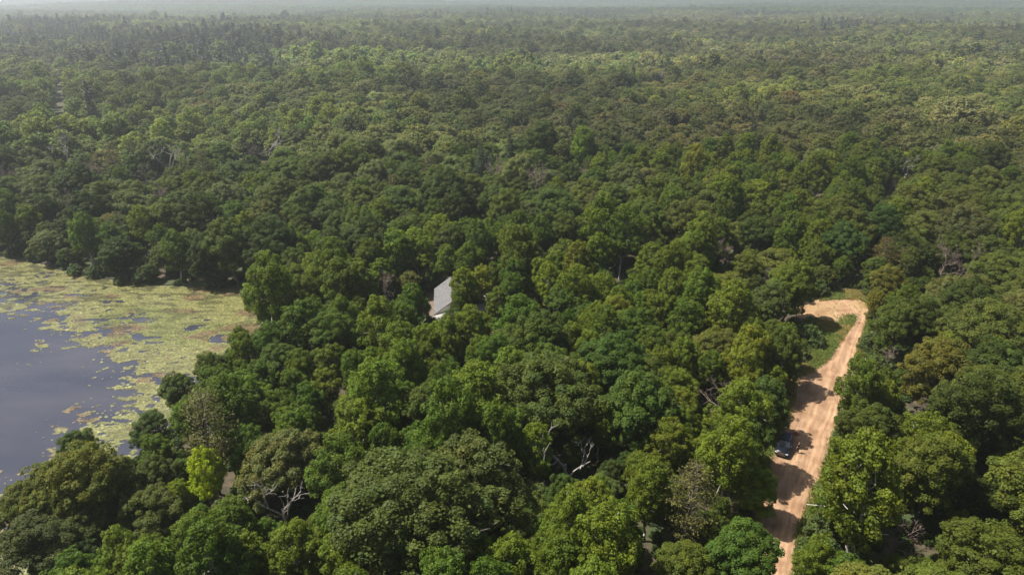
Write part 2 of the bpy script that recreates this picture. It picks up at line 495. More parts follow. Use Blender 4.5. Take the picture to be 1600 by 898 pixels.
def rough_poly(poly, step=1.2, amp=0.6, seed=0):
    """subdivide an outline and make its edge uneven"""
    out = []
    n = len(poly)
    for i in range(n):
        a, b = np.array(poly[i][:2]), np.array(poly[(i + 1) % n][:2])
        k = max(1, int(np.linalg.norm(b - a) / step))
        nrm = np.array([-(b - a)[1], (b - a)[0]]); nrm /= max(np.linalg.norm(nrm), 1e-6)
        for j in range(k):
            p = a + (b - a) * j / k
            out.append(p + nrm * (float(fbm(np.array([p[0] * .35 + seed]), np.array([p[1] * .35]), 3)[0]) - .5) * 2 * amp)
    return np.array(out)
def smooth_poly(poly, it=2):
    p = np.array(poly)
    for _ in range(it):
        q = np.empty((len(p) * 2, 2)); nx = np.roll(p, -1, 0)
        q[0::2] = p * .75 + nx * .25; q[1::2] = p * .25 + nx * .75
        p = q
    return p
M_GROUND = noise_mat('forest_floor', (0.035, 0.03, 0.018), (0.10, 0.075, 0.045), 0.8, 0.95, c3=(0.035, 0.055, 0.015), scale3=0.12, bump=.4)
LAKE_S = rough_poly(smooth_poly(LAKE, 2), 3.0, .8, 3)
near_rect = [(-500, -200), (500, -200), (500, 440), (-500, 440)]
g = flat_poly('ground', near_rect, 0.0, M_GROUND, holes=[LAKE_S])
# far terrain joined to the same ground
gx = np.unique(np.r_[np.arange(-12500, -2500, 500), np.arange(-2500, -500, 100), np.arange(-500, 501, 50), np.arange(500, 2501, 100), np.arange(2500, 12501, 500)]).astype(float)
gy = np.unique(np.r_[np.arange(-200, 441, 80), np.arange(520, 3000, 80), np.arange(3000, 13001, 250)]).astype(float)
X, Y = np.meshgrid(gx, gy); Z = terrain(X, Y)
bm = bmesh.new(); bm.from_mesh(g.data)
vv = [[bm.verts.new((X[j, i], Y[j, i], Z[j, i])) for i in range(len(gx))] for j in range(len(gy))]
for j in range(len(gy) - 1):
    for i in range(len(gx) - 1):
        if gx[i] >= -500 and gx[i + 1] <= 500 and gy[j + 1] <= 440: continue
        f = bm.faces.new((vv[j][i], vv[j][i + 1], vv[j + 1][i + 1], vv[j + 1][i])); f.smooth = True
# bank down to the water
n = len(LAKE_S)
b0 = [bm.verts.new((p[0], p[1], 0.0)) for p in LAKE_S]; b1 = [bm.verts.new((p[0], p[1], -1.0)) for p in LAKE_S]
for i in range(n): bm.faces.new((b0[i], b0[(i + 1) % n], b1[(i + 1) % n], b1[i]))
for v in [v for v in bm.verts if not v.link_faces]: bm.verts.remove(v)
bm.to_mesh(g.data); bm.free()
tag(g, 'dark leaf litter forest floor under the trees', kind='structure')

M_WATER = mat('lake_water', (0.030, 0.028, 0.036), 0.12, spec=0.5)
b = M_WATER.node_tree.nodes['Principled BSDF']
tc = N(M_WATER, 'ShaderNodeTexCoord'); nz = N(M_WATER, 'ShaderNodeTexNoise'); nz.inputs['Scale'].default_value = 1.6; nz.inputs['Detail'].default_value = 4
bp = N(M_WATER, 'ShaderNodeBump'); bp.inputs['Strength'].default_value = .25; bp.inputs['Distance'].default_value = .05
L(M_WATER, tc.outputs['Object'], nz.inputs['Vector']); L(M_WATER, nz.outputs[0], bp.inputs['Height']); L(M_WATER, bp.outputs[0], b.inputs['Normal'])
nz2 = N(M_WATER, 'ShaderNodeTexNoise'); nz2.inputs['Scale'].default_value = .09; nz2.inputs['Detail'].default_value = 5
mp = N(M_WATER, 'ShaderNodeMapping'); mp.inputs['Scale'].default_value = (.5, 1.3, 1)
L(M_WATER, tc.outputs['Object'], mp.inputs[0]); L(M_WATER, mp.outputs[0], nz2.inputs['Vector'])
rr = N(M_WATER, 'ShaderNodeValToRGB'); rr.color_ramp.elements[0].position = .38; rr.color_ramp.elements[0].color = (.034, .036, .054, 1)
rr.color_ramp.elements[1].position = .7; rr.color_ramp.elements[1].color = (.056, .056, .072, 1)
L(M_WATER, nz2.outputs[0], rr.inputs[0]); L(M_WATER, rr.outputs[0], b.inputs['Base Color'])
w = flat_poly('lake_water', np.array(LAKE_S), -0.12, M_WATER)
tag(w, 'dark grey blue open water of the pond', kind='structure')

# road sheet with across-the-road coordinate
M_ROAD = mat('sandy_road', (.42, .29, .18), .95, spec=.2)
def sand_nodes(m, tracks):
    b = m.node_tree.nodes['Principled BSDF']
    tc = N(m, 'ShaderNodeTexCoord')
    n1 = N(m, 'ShaderNodeTexNoise'); n1.inputs['Scale'].default_value = 1.3; n1.inputs['Detail'].default_value = 8; n1.inputs['Roughness'].default_value = .65
    mp0 = N(m, 'ShaderNodeMapping'); mp0.inputs['Rotation'].default_value = (0, 0, .52 if tracks else 0); mp1 = N(m, 'ShaderNodeMapping'); mp1.inputs['Scale'].default_value = (1.5, .22, 1) if tracks else (.7, .7, 1)
    L(m, tc.outputs['Object'], mp0.inputs[0]); L(m, mp0.outputs[0], mp1.inputs[0]); L(m, mp1.outputs[0], n1.inputs['Vector'])
    r = N(m, 'ShaderNodeValToRGB'); r.color_ramp.elements[0].position = .3; r.color_ramp.elements[0].color = (.26, .160, .095, 1)
    r.color_ramp.elements[1].position = .68; r.color_ramp.elements[1].color = (.43, .285, .18, 1)
    L(m, n1.outputs[0], r.inputs[0])
    out = r.outputs[0]; h = n1.outputs[0]
    n2 = N(m, 'ShaderNodeTexNoise'); n2.inputs['Scale'].default_value = .10 if tracks else .16; n2.inputs['Detail'].default_value = .5 if tracks else 3
    L(m, tc.outputs['Object'], n2.inputs['Vector'])
    if tracks:
        uv = N(m, 'ShaderNodeUVMap', uv_map='across')
        s = N(m, 'ShaderNodeSeparateXYZ'); L(m, uv.outputs[0], s.inputs[0])
        a = N(m, 'ShaderNodeMath', operation='MULTIPLY_ADD'); L(m, n2.outputs[0], a.inputs[0]); a.inputs[1].default_value = .22; L(m, s.outputs[0], a.inputs[2])
        cr = N(m, 'ShaderNodeValToRGB')
        e = cr.color_ramp.elements
        e[0].position = 0; e[0].color = (.35, .35, .35, 1); e[1].position = 1; e[1].color = (.45, .45, .45, 1)
        for p, v in ((.18, .5), (.34, .45), (.42, .95), (.50, .45), (.57, .40), (.66, .5), (.74, 1.0), (.80, .5), (.86, .9), (.92, .45), (1.0, .6)):
            q = e.new(min(p, .995)); q.color = (v, v, v, 1)
        L(m, a.outputs[0], cr.inputs[0])
        mx = N(m, 'ShaderNodeMix', data_type='RGBA'); mx.inputs[0].default_value = 1; mx.blend_type = 'MULTIPLY'
        cr2 = N(m, 'ShaderNodeMapRange'); L(m, cr.outputs[0], cr2.inputs[0]); cr2.inputs[3].default_value = .58; cr2.inputs[4].default_value = 1.2
        L(m, out, mx.inputs[6]); L(m, cr2.outputs[0], mx.inputs[7]); out = mx.outputs[2]
    else:
        mx = N(m, 'ShaderNodeMix', data_type='RGBA'); cr = N(m, 'ShaderNodeValToRGB'); cr.color_ramp.elements[0].position = .45; cr.color_ramp.elements[1].position = .62
        L(m, n2.outputs[0], cr.inputs[0]); L(m, cr.outputs[0], mx.inputs[0]); L(m, out, mx.inputs[6]); mx.inputs[7].default_value = (.30, .21, .105, 1); out = mx.outputs[2]
    n4 = N(m, 'ShaderNodeTexNoise'); n4.inputs['Scale'].default_value = .33; n4.inputs['Detail'].default_value = 5; L(m, tc.outputs['Object'], n4.inputs['Vector'])
    r4 = N(m, 'ShaderNodeValToRGB'); r4.color_ramp.elements[0].position = .36; r4.color_ramp.elements[0].color = (.72, .66, .62, 1); r4.color_ramp.elements[1].position = .56; r4.color_ramp.elements[1].color = (1.02, 1, .99, 1)
    L(m, n4.outputs[0], r4.inputs[0]); m4 = N(m, 'ShaderNodeMix', data_type='RGBA', blend_type='MULTIPLY'); m4.inputs[0].default_value = 1
    L(m, out, m4.inputs[6]); L(m, r4.outputs[0], m4.inputs[7]); out = m4.outputs[2]
    L(m, out, b.inputs['Base Color'])
    bp = N(m, 'ShaderNodeBump'); bp.inputs['Strength'].default_value = .5; bp.inputs['Distance'].default_value = .08
    L(m, h, bp.inputs['Height']); L(m, bp.outputs[0], b.inputs['Normal'])
sand_nodes(M_ROAD, True)
M_SAND = mat('sandy_soil', (.42, .29, .18), .95, spec=.2); sand_nodes(M_SAND, False)
def road():
    Lp = [at(*p)[:2] for p in ROAD_L]; Rp = [at(*p)[:2] for p in reversed(ROAD_R)]
    def resample(P, n):
        P = np.array(P); s = np.r_[0, np.cumsum(np.linalg.norm(np.diff(P, axis=0), axis=1))]; t = np.linspace(0, 1, n) * s[-1]
        return np.stack([np.interp(t, s, P[:, 0]), np.interp(t, s, P[:, 1])], 1)
    nn = 220
    # rows paired by the y of the road
    ys = np.linspace(max(Lp[0][1], Rp[0][1]), min(Lp[-1][1], Rp[-1][1]) - .05, nn)
    Lp, Rp = np.array(Lp), np.array(Rp)
    l = np.interp(ys, Lp[:, 1], Lp[:, 0]); r = np.interp(ys, Rp[:, 1], Rp[:, 0])
    k = np.ones(5) / 5
    l = np.convolve(np.pad(l, 2, 'edge'), k, 'valid'); r = np.convolve(np.pad(r, 2, 'edge'), k, 'valid')
    w0 = r - l
    lt = l + (fbm(ys * .5, ys * 0 + 3, 3) - .5) * 1.3; rt = r + (fbm(ys * .5, ys * 0 + 9, 3) - .5) * 2.2
    cols = 9
    bm = bmesh.new(); uvl = bm.loops.layers.uv.new('across')
    rows = []
    for j in range(nn):
        row = []
        for i in range(cols):
            t = i / (cols - 1)
            x = lt[j] + (rt[j] - lt[j]) * t
            row.append((bm.verts.new((x, ys[j], .012)), 1 - (r[j] - x) / max(7.4, 1e-3) * (7.4 / min(7.4, max(w0[j], 4.2))), ys[j]))
        rows.append(row)
    for j in range(nn - 1):
        for i in range(cols - 1):
            q = [rows[j][i], rows[j][i + 1], rows[j + 1][i + 1], rows[j + 1][i]]
            f = bm.faces.new([a[0] for a in q])
            for lp, a in zip(f.loops, q): lp[uvl].uv = (a[1], a[2] * .1)
    me = bpy.data.meshes.new('dirt_road'); bm.to_mesh(me); bm.free(); me.materials.append(M_ROAD)
    o = bpy.data.objects.new('dirt_road', me); COL.objects.link(o)
    tag(o, 'rutted pale orange sand road running up the right side', kind='structure')
road()
c = flat_poly('sandy_clearing', rough_poly(CLEARING, 1.0, .9, 5), .006, M_SAND); tag(c, 'sandy clearing where the dirt road ends', kind='structure')
c = flat_poly('grass_verge', rough_poly(GRASSY, 1.5, 1.2, 8), .003, noise_mat('grass_soil', (.07, .09, .02), (.17, .165, .045), .5, .95)); tag(c, 'green grassy ground beside the sandy clearing', kind='structure')
for i, p in enumerate(PATCHES):
    c = flat_poly('bare_soil', rough_poly(p, 1.2, 1.0, 11 + i), .009, M_SAND)
    tag(c, ['sandy yard soil to the right of the house', 'sandy soil showing between trees left of the road', 'sandy soil behind the house', 'brown soil at the bottom edge of the picture',
            'small sandy gap between trees above the picture centre', 'small sandy gap left above the clearing'][i], kind='structure')
fc = flat_poly('distant_clearing', rough_poly(FAR_CLEAR, 4, 1.2, 2), 0, mat('distant_sand', (.52, .33, .25), .95))
for v in fc.data.vertices: v.co.z = float(terrain(np.array([v.co.x]), np.array([v.co.y]))[0]) + 1.0 + max(0, v.co.y - FAR_CLEAR[:, 1].min()) * .012
tag(fc, 'tiny bright sand patch far off at the upper left', kind='structure')

# ------------------------------------------------------------------ choosing where every tree stands
SIZE = {'oak': 5.4, 'round': 4.5, 'aspen': 3.2, 'pine': 3.1, 'spruce': 2.6, 'twig': 3.5, 'snag': 3.0}
CZ = {'oak': 7.3, 'round': 8.0, 'aspen': 8.8, 'pine': 10.0, 'spruce': 7.0, 'twig': 7.0, 'snag': 8.0}
TINT = {   # linear base colours
    'oak': [(.092, .128, .022), (.080, .118, .018), (.106, .137, .022), (.118, .148, .042)],
    'round': [(.068, .104, .013), (.084, .120, .014), (.053, .082, .012)],
    'aspen': [(.096, .146, .012), (.116, .162, .013), (.078, .130, .012)],
    'pine': [(.080, .088, .018), (.092, .085, .016)],
    'spruce': [(.034, .056, .024), (.040, .058, .028)],
    'lime': [(.17, .24, .013)], 'yellow': [(.15, .18, .016)], 'bronze': [(.115, .11, .026)],
}
COLOR_WORD = {}
def tint_of(kind, rng, x=800):
    if kind in ('twig', 'snag'): return (.1, .1, .05), 'grey brown' if kind == 'twig' else 'weathered grey'
    r = rng.rand()
    if kind in ('oak', 'round', 'aspen') and r < .015: name, base = 'yellow green', TINT['yellow'][0]
    elif kind == 'oak' and r < .03: name, base = 'bronze', TINT['bronze'][0]
    else:
        lst = TINT[kind]; i = rng.randint(len(lst)); base = lst[i]
        name = {'oak': ['grey green', 'mid green', 'olive', 'pale grey green'], 'round': ['deep green', 'leaf green', 'very dark green'],
                'aspen': ['fresh green', 'bright green', 'rich green'], 'pine': ['olive', 'rusty olive'], 'spruce': ['blackish green', 'dark green']}[kind][i]
    f = math.exp(rng.normal() * .10)
    warm = 1 + (0.12 if x > 1000 else (-.03 if x < 450 else 0)) + rng.normal() * .05
    return (base[0] * f * warm, base[1] * f, base[2] * f * (1.08 if x < 450 else 1)), name

# hand placed: crown centre pixel, kind, variant, scale, tint, colour word, extra description
HERO = [
    (326, 735, 'aspen', 1, .78, TINT['lime'][0], 'lime green'), (285, 768, 'aspen', 2, .5, (.11, .16, .022), 'lime green'),
    (240, 742, 'round', 2, .62, (.055, .085, .022), 'leaf green'), (228, 800, 'oak', 3, .72, (.07, .095, .026), 'mid green'), (150, 812, 'round', 1, .7, (.06, .085, .022), 'leaf green'),
    (1236, 440, 'round', 0, 1.15, (.085, .125, .020), 'bright green'), (1200, 470, 'round', 1, .95, (.055, .085, .025), 'leaf green'),
    (140, 750, 'round', 1, 1.15, (.085, .105, .018), 'olive'), (75, 770, 'round', 2, .9, (.085, .108, .020), 'olive'), (35, 790, 'round', 0, .8, (.07, .095, .02), 'olive'),
    (200, 765, 'oak', 2, .62, (.075, .115, .05), 'pale grey green'), (60, 850, 'oak', 1, .8, (.05, .07, .025), 'mid green'), (115, 700, 'round', 2, .62, (.05, .085, .022), 'leaf green'),
    (320, 660, 'pine', 0, 1.15, (.062, .068, .02), 'olive'), (237, 668, 'round', 1, .62, (.045, .08, .022), 'deep green'), (275, 605, 'round', 0, .62, (.055, .09, .026), 'leaf green'),
    (722, 447, 'aspen', 0, .92, (.085, .125, .016), 'bright green'), (752, 440, 'aspen', 3, .86, (.11, .14, .018), 'bright green'), (738, 455, 'round', 1, .7, (.065, .10, .018), 'leaf green'), (716, 470, 'aspen', 1, .62, (.06, .10, .018), 'rich green'),
    (640, 437, 'oak', 2, .55, (.09, .105, .03), 'olive'), (600, 450, 'twig', 0, .75, None, 'brown'),
    (860, 440, 'aspen', 0, 1.0, (.095, .14, .018), 'bright green'), (900, 448, 'aspen', 1, 1.05, (.085, .13, .018), 'bright green'), (838, 432, 'aspen', 2, .95, (.09, .135, .018), 'bright green'), (935, 455, 'aspen', 3, .9, (.08, .12, .018), 'bright green'), (880, 470, 'round', 0, .8, (.055, .10, .018), 'rich green'),
    (850, 610, 'oak', 0, 1.35, (.060, .092, .022), 'mid green'), (955, 560, 'round', 2, 1.1, (.045, .09, .018), 'deep green'), (1000, 625, 'round', 0, 1.2, (.05, .092, .018), 'deep green'),
    (640, 790, 'oak', 1, 1.5, (.060, .088, .026), 'mid green'), (735, 745, 'oak', 3, 1.2, (.068, .094, .03), 'grey green'), (445, 720, 'oak', 4, 1.0, (.095, .115, .045), 'pale grey green'),
    (440, 778, 'snag', 0, .78, None, 'bleached'), (893, 708, 'snag', 1, .85, None, 'pinkish grey'), (1436, 625, 'twig', 1, .5, None, 'grey'), (1405, 835, 'twig', 2, .5, None, 'pale'), (1168, 676, 'round', 2, .9, (.05, .085, .018), 'deep green'), (1180, 726, 'round', 0, .45, (.08, .13, .018), 'leaf green'), (1198, 622, 'round', 1, .8, (.045, .08, .018), 'deep green'),
    (1125, 612, 'twig', 2, .72, None, 'brown'), (1135, 700, 'birch', 0, 1.15, (.085, .125, .018), 'bright green'), (1165, 640, 'birch', 1, 1.1, (.08, .12, .018), 'bright green'), (1180, 760, 'round', 1, .62, (.10, .17, .02), 'lime green'), (1165, 852, 'round', 0, .85, (.05, .10, .018), 'rich green'),
    (1075, 770, 'pine', 1, 1.0, (.062, .068, .022), 'olive'), (1385, 440, 'round', 1, .85, (.10, .11, .025), 'olive'), (1400, 500, 'round', 0, 1.0, (.06, .092, .02), 'leaf green'), (1372, 470, 'aspen', 2, .6, (.11, .12, .025), 'yellow green'),
    (1390, 560, 'twig', 0, .45, None, 'grey'), (1470, 570, 'round', 2, 1.1, (.09, .095, .02), 'olive'), (1420, 410, 'aspen', 1, .8, (.06, .08, .025), 'olive'), (1320, 375, 'round', 2, 1.1, (.035, .072, .018), 'deep green'), (1380, 350, 'round', 1, 1.2, (.035, .07, .018), 'deep green'), (1270, 395, 'aspen', 0, .8, (.07, .10, .018), 'rich green'),
    (100, 228, 'snag', 3, 1.3, None, 'white'), (262, 242, 'snag', 0, 1.3, None, 'white'), (414, 222, 'snag', 1, 1.3, None, 'white'), (1417, 262, 'snag', 2, .95, None, 'white'), (1035, 215 - 100, 'snag', 3, 1.0, None, 'white'), (905, 252, 'snag', 1, .7, None, 'pale'),
    (225, 268, 'twig', 2, .9, None, 'brown'), (1390, 292, 'twig', 1, .7, None, 'mauve brown'), (1130, 395, 'twig', 0, .7, None, 'brown'), (385, 232, 'twig', 1, .8, None, 'brown'), (1478, 405, 'twig', 2, .9, None, 'grey'), (1510, 400, 'twig', 1, .9, None, 'grey'), (1275, 292, 'twig', 1, .6, None, 'brown'), (975, 405, 'twig', 1, .5, None, 'brown'),
]
TREES = []     # x, y, kind, variant, scale xy, scale z, rot, tint, word
rs = np.random.RandomState(5)
grid = {}
def near_ok(x, y, r):
    gi, gj = int(x // 12), int(y // 12)
    for a in range(gi - 1, gi + 2):
        for b_ in range(gj - 1, gj + 2):
            for (x2, y2, r2) in grid.get((a, b_), ()):
                if (x - x2) ** 2 + (y - y2) ** 2 < (0.66 * (r + r2)) ** 2: return False
    return True
def put(x, y, r): grid.setdefault((int(x // 12), int(y // 12)), []).append((x, y, r))
for (hx, hy, k, v, s, t, word) in HERO:
    kk = 'aspen' if k == 'birch' else k
    if t: bf = 1.2 if k in ('aspen', 'birch') else 1.05; t = (t[0] * 1.33 * bf, t[1] * 1.2 * bf, t[2] * .85)
    P = at(hx, hy, CZ[kk] * s)
    TREES.append([P[0], P[1], k, v, s, s, rs.rand() * 6.28, t, word]); put(P[0], P[1], SIZE[kk] * s)
def blocked(x, y, r):
    """road, water, house and clearings keep their ground free"""
    p = np.array([[x, y]])
    if inside(LAKE, p)[0] or edge_dist(LAKE, p)[0] < .8: return True
    for poly, m in ((ROAD, 1.5), (CLEARING, 2.5), (GRASSY, .1), (HOUSE_FP, 1.0), (HOUSE_YARD, 0.1)):
        ins = inside(poly, p)[0]; d = edge_dist(poly, p)[0]
        if (ins and (m >= 0 or d > -m)) or (not ins and m > 0 and d < m): return True
    return False
HP = []
for t_ in TREES:
    k_ = 'aspen' if t_[2] == 'birch' else t_[2]
    a_, b_, d_ = px([[t_[0], t_[1], CZ[k_] * t_[5]]]); HP.append((a_[0], b_[0], t_[1], SIZE[k_] * t_[4] / d_[0] * FOC * (2.0 if t_[2] in ('snag', 'twig') else 1)))
def hides_hero(x, y, r, cz):
    X1, Y1, dep = px([[x, y, cz]]); rp = r / max(dep[0], 1) * FOC
    for (hx, hy, wy, hr) in HP:
        if y < wy and (X1[0] - hx) ** 2 + (Y1[0] - hy) ** 2 < (rp * .9 + hr * .45) ** 2: return True
    return False
def sees_opening(x, y, r, cz):
    a = np.arange(8) * math.pi / 4
    X1, Y1, dep = px([[x, y, cz]])
    if dep[0] < 5: return False
    rp = r / dep[0] * FOC
    pts = np.stack([np.r_[X1, X1 + np.cos(a) * rp * .8], np.r_[Y1, Y1 + np.sin(a) * rp * .8]], 1)
    if Y1[0] > 1100: return False
    return any(inside(w, pts).any() for w in WINDOWS)
def stand(x, y, rng):
    """kind mixture varies over the woods"""
    a = float(fbm(np.array([x / 95 + 40]), np.array([y / 80 + 12]), 3)[0]); c = float(fbm(np.array([x / 170 + 4]), np.array([y / 140 + 71]), 2)[0])
    r = rng.rand()
    
    if a > .60: return 'aspen' if r < .72 else ('round' if r < .9 else 'oak')
    if a > .52: return 'round' if r < .55 else ('oak' if r < .85 else 'aspen')
    if a < .33 and r < .10: return 'spruce' if y > 220 else 'round'
    if r > .970: return 'twig' if r < .997 and y < 400 else 'round'
    return 'oak' if r < .68 else ('round' if r < .86 else ('aspen' if r < .93 else 'pine'))
NEAR = 235.0
RC = np.array(road_center()); RC = RC[np.argsort(RC[:, 1])]
cand = 26000
for _ in range(cand):
    y = rs.uniform(12, NEAR + 12)
    lim = .80 * y * 1.12 + 34
    x = rs.uniform(-lim, lim)
    k = stand(x, y, rs)
    s = float(np.clip(rs.normal(1.05, .2), .62, 1.5))
    r = SIZE[k] * s
    if not near_ok(x, y, r): continue
    if blocked(x, y, r) or sees_opening(x, y, r, CZ[k] * s) or hides_hero(x, y, r, CZ[k] * s): continue
    if x < float(np.interp(y, RC[:, 1], RC[:, 0])) and edge_dist(ROAD, np.array([[x, y]]))[0] < 7: s *= .78
    t, word = tint_of(k, rs, px([[x, y, 8]])[0][0])
    TREES.append([x, y, k, rs.randint(KIND_N.get(k) or KIND_V[k]), s, s * rs.uniform(.85, 1.15) * (.88 if k == 'aspen' else 1), rs.rand() * 6.28, t, word]); put(x, y, r)
# smaller trees in the gaps
for _ in range(9000):
    y = rs.uniform(20, NEAR + 12); lim = .80 * y * 1.12 + 30; x = rs.uniform(-lim, lim)
    k = 'round' if rs.rand() < .6 else 'oak'
    s = rs.uniform(.38, .55); r = SIZE[k] * s
    if not near_ok(x, y, r * 1.0): continue
    if blocked(x, y, r) or sees_opening(x, y, r, CZ[k] * s) or hides_hero(x, y, r, CZ[k] * s): continue
    t, word = tint_of(k, rs, px([[x, y, 8]])[0][0])
    TREES.append([x, y, k, rs.randint(KIND_N[k]), s, s, rs.rand() * 6.28, t, word]); put(x, y, r)

# rank by how large they show; the first MAXI become things of their own
MAXI = 300
P3 = np.array([[t[0], t[1], CZ['aspen' if t[2] == 'birch' else t[2]] * t[5]] for t in TREES])
TX, TY, TD = px(P3)
rad = np.array([SIZE['aspen' if t[2] == 'birch' else t[2]] * t[4] for t in TREES]) / np.maximum(TD, 1) * FOC
infr = (TX > -rad * .5) & (TX < 1600 + rad * .5) & (TY > -rad) & (TY < 898 + rad * .55) & (TD > 10)
hero = np.arange(len(TREES)) < len(HERO)
live = np.array([t[2] not in ('twig', 'snag') for t in TREES])
score = np.where(infr, rad, -1) + np.where(hero, 1e4, 0)
order = np.argsort(-score)
chosen = [i for i in order if score[i] > 0 and live[i]][:MAXI] + [i for i in range(len(TREES)) if not live[i] and (i < len(HERO) or (infr[i] and P3[i, 1] < NEAR))]
chosen = sorted(chosen)
print('trees near', len(TREES), 'chosen', len(chosen), 'in frame', int(infr.sum()), 'smallest px', min(rad[i] for i in chosen))

# ------------------------------------------------------------------ labels for the single trees
KWORD = {'oak': 'spreading oak', 'round': 'round crowned tree', 'aspen': 'upright aspen', 'birch': 'white stemmed birch', 'pine': 'open branched pine', 'spruce': 'pointed spruce', 'twig': 'leafless twiggy tree', 'snag': 'bare dead tree'}
KNAME = {'oak': 'oak_tree', 'round': 'maple_tree', 'aspen': 'aspen_tree', 'birch': 'birch_tree', 'pine': 'pine_tree', 'spruce': 'spruce_tree', 'twig': 'leafless_tree', 'snag': 'dead_tree'}
KCAT = {'oak': 'oak', 'round': 'tree', 'aspen': 'aspen', 'birch': 'birch', 'pine': 'pine', 'spruce': 'spruce', 'twig': 'bare tree', 'snag': 'dead tree'}
def place_words(x, y):
    if x > 1262 and y > 395 or x > 1360 and y > 380:
        side = 'at the right edge' if x > 1470 else 'right of the road'
        row = 'lowest row' if y > 790 else ('car level' if y > 640 else ('road bend level' if y > 530 else 'clearing level'))
        return side + ', ' + row
    if y < 395:
        col = 'behind the pond' if x < 400 else ('behind the house' if x < 800 else ('above the centre' if x < 1150 else 'behind the sandy clearing'))
        row = 'far back' if y < 300 else 'nearer row'
        return col + ', ' + row
    if x < 430: 
        return ("on the pond's far shore" if y < 440 else ("on the pond's right shore" if y < 560 else ("on the pond's near shore" if y < 700 else 'in the bottom left corner')))
    if y < 530:
        return 'between pond and house' if x < 650 else ('beside the house' if x < 800 else ('right of the house' if x < 1000 else 'left of the sandy clearing'))
    row = 'at the bottom edge' if y > 790 else ('car level' if y > 650 else 'road bend level')
    col = 'below the pond corner' if x < 560 else ('below the house' if x < 760 else ('below the centre' if x < 980 else 'left of the road'))
    return col + ', ' + row
ORD = ['first', 'second', 'third', 'fourth', 'fifth', 'sixth', 'seventh', 'eighth', 'ninth', 'tenth', 'eleventh', 'twelfth']
groups = {}
for i in chosen:
    t = TREES[i]
    sz = 'small ' if rad[i] * TD[i] / FOC < 2.9 and live[i] and t[2] not in ('aspen', 'birch') else ''
    if t[2] == 'oak' and t[4] > 1.18: sz = 'large '
    groups.setdefault((sz + t[8] + ' ' + KWORD[t[2]], place_words(TX[i], TY[i])), []).append(i)
LABEL = {}
for (what, where), mem in groups.items():
    mem.sort(key=lambda i: TX[i])
    n = len(mem)
    for j, i in enumerate(mem):
        if n == 1: pos = ''
        elif n == 2: pos = ('left', 'right')[j] + ' one of two '
        elif j == 0: pos = 'leftmost '
        elif j == n - 1: pos = 'rightmost '
        else: pos = ORD[j] + ' from left '
        LABEL[i] = (pos + what if not pos.endswith('two ') else ('left ' if j == 0 else 'right ') + 'one of two: ' + what) + ' ' + where
        if pos.endswith('from left '): LABEL[i] = what + ' ' + where + ', ' + ORD[j] + ' from left'

# ------------------------------------------------------------------ single trees
SNAG = [quads_mesh('bare_branches', bare(60 + i * 3, 13.5, False, .62), [M_DEADWOOD]) for i in range(4)]
TWIG = [quads_mesh('bare_twigs', bare(80 + i * 5, 12.0, True, .6), [M_TWIG]) for i in range(3)]
SNAG_AT, TWIG_AT = SNAG, TWIG
def grow_tree(t, label):
    x, y, k, v, s, sz, rot, tint, word = t
    z = float(terrain(np.array([x]), np.array([y]))[0])
    if k in ('snag', 'twig'):
        o = bpy.data.objects.new(KNAME[k], (SNAG if k == 'snag' else TWIG)[v]); COL.objects.link(o)
        o.location = (x, y, z); o.rotation_euler = (0, 0, rot); o.scale = (s, s, sz)
        return tag(o, label, KCAT[k], 'bare trees standing among the green ones')
    e = bpy.data.objects.new(KNAME[k], None); COL.objects.link(e)
    e.empty_display_size = .5
    u = 1 + .13 * math.sin(rot * 7 + x); e.location = (x, y, z); e.rotation_euler = (.05 * math.sin(x * 3), .05 * math.cos(y * 5), rot); e.scale = (s * u, s / u, sz)
    mk = 'aspen' if k == 'birch' else k
    tr = bpy.data.objects.new('trunk', trunk_mesh(mk, v, k == 'birch')); COL.objects.link(tr); tr.parent = e
    cr = bpy.data.objects.new('crown', crown_mesh(mk, v)); COL.objects.link(cr); cr.parent = e
    cr['tint'] = [float(q) for q in tint]
    return tag(e, label, KCAT[k], {'oak': 'oaks of the nearer woods', 'round': 'round crowned trees of the nearer woods', 'aspen': 'aspens of the nearer woods', 'birch': 'birches leaning over the road', 'pine': 'pines of the nearer woods', 'spruce': 'spruces of the nearer woods'}[k])
for i in chosen:
    if len(LABEL[i].split()) > 16: LABEL[i] = LABEL[i].replace(', lowest row', ' lowest row').replace(' level', '')
    grow_tree(TREES[i], LABEL[i])

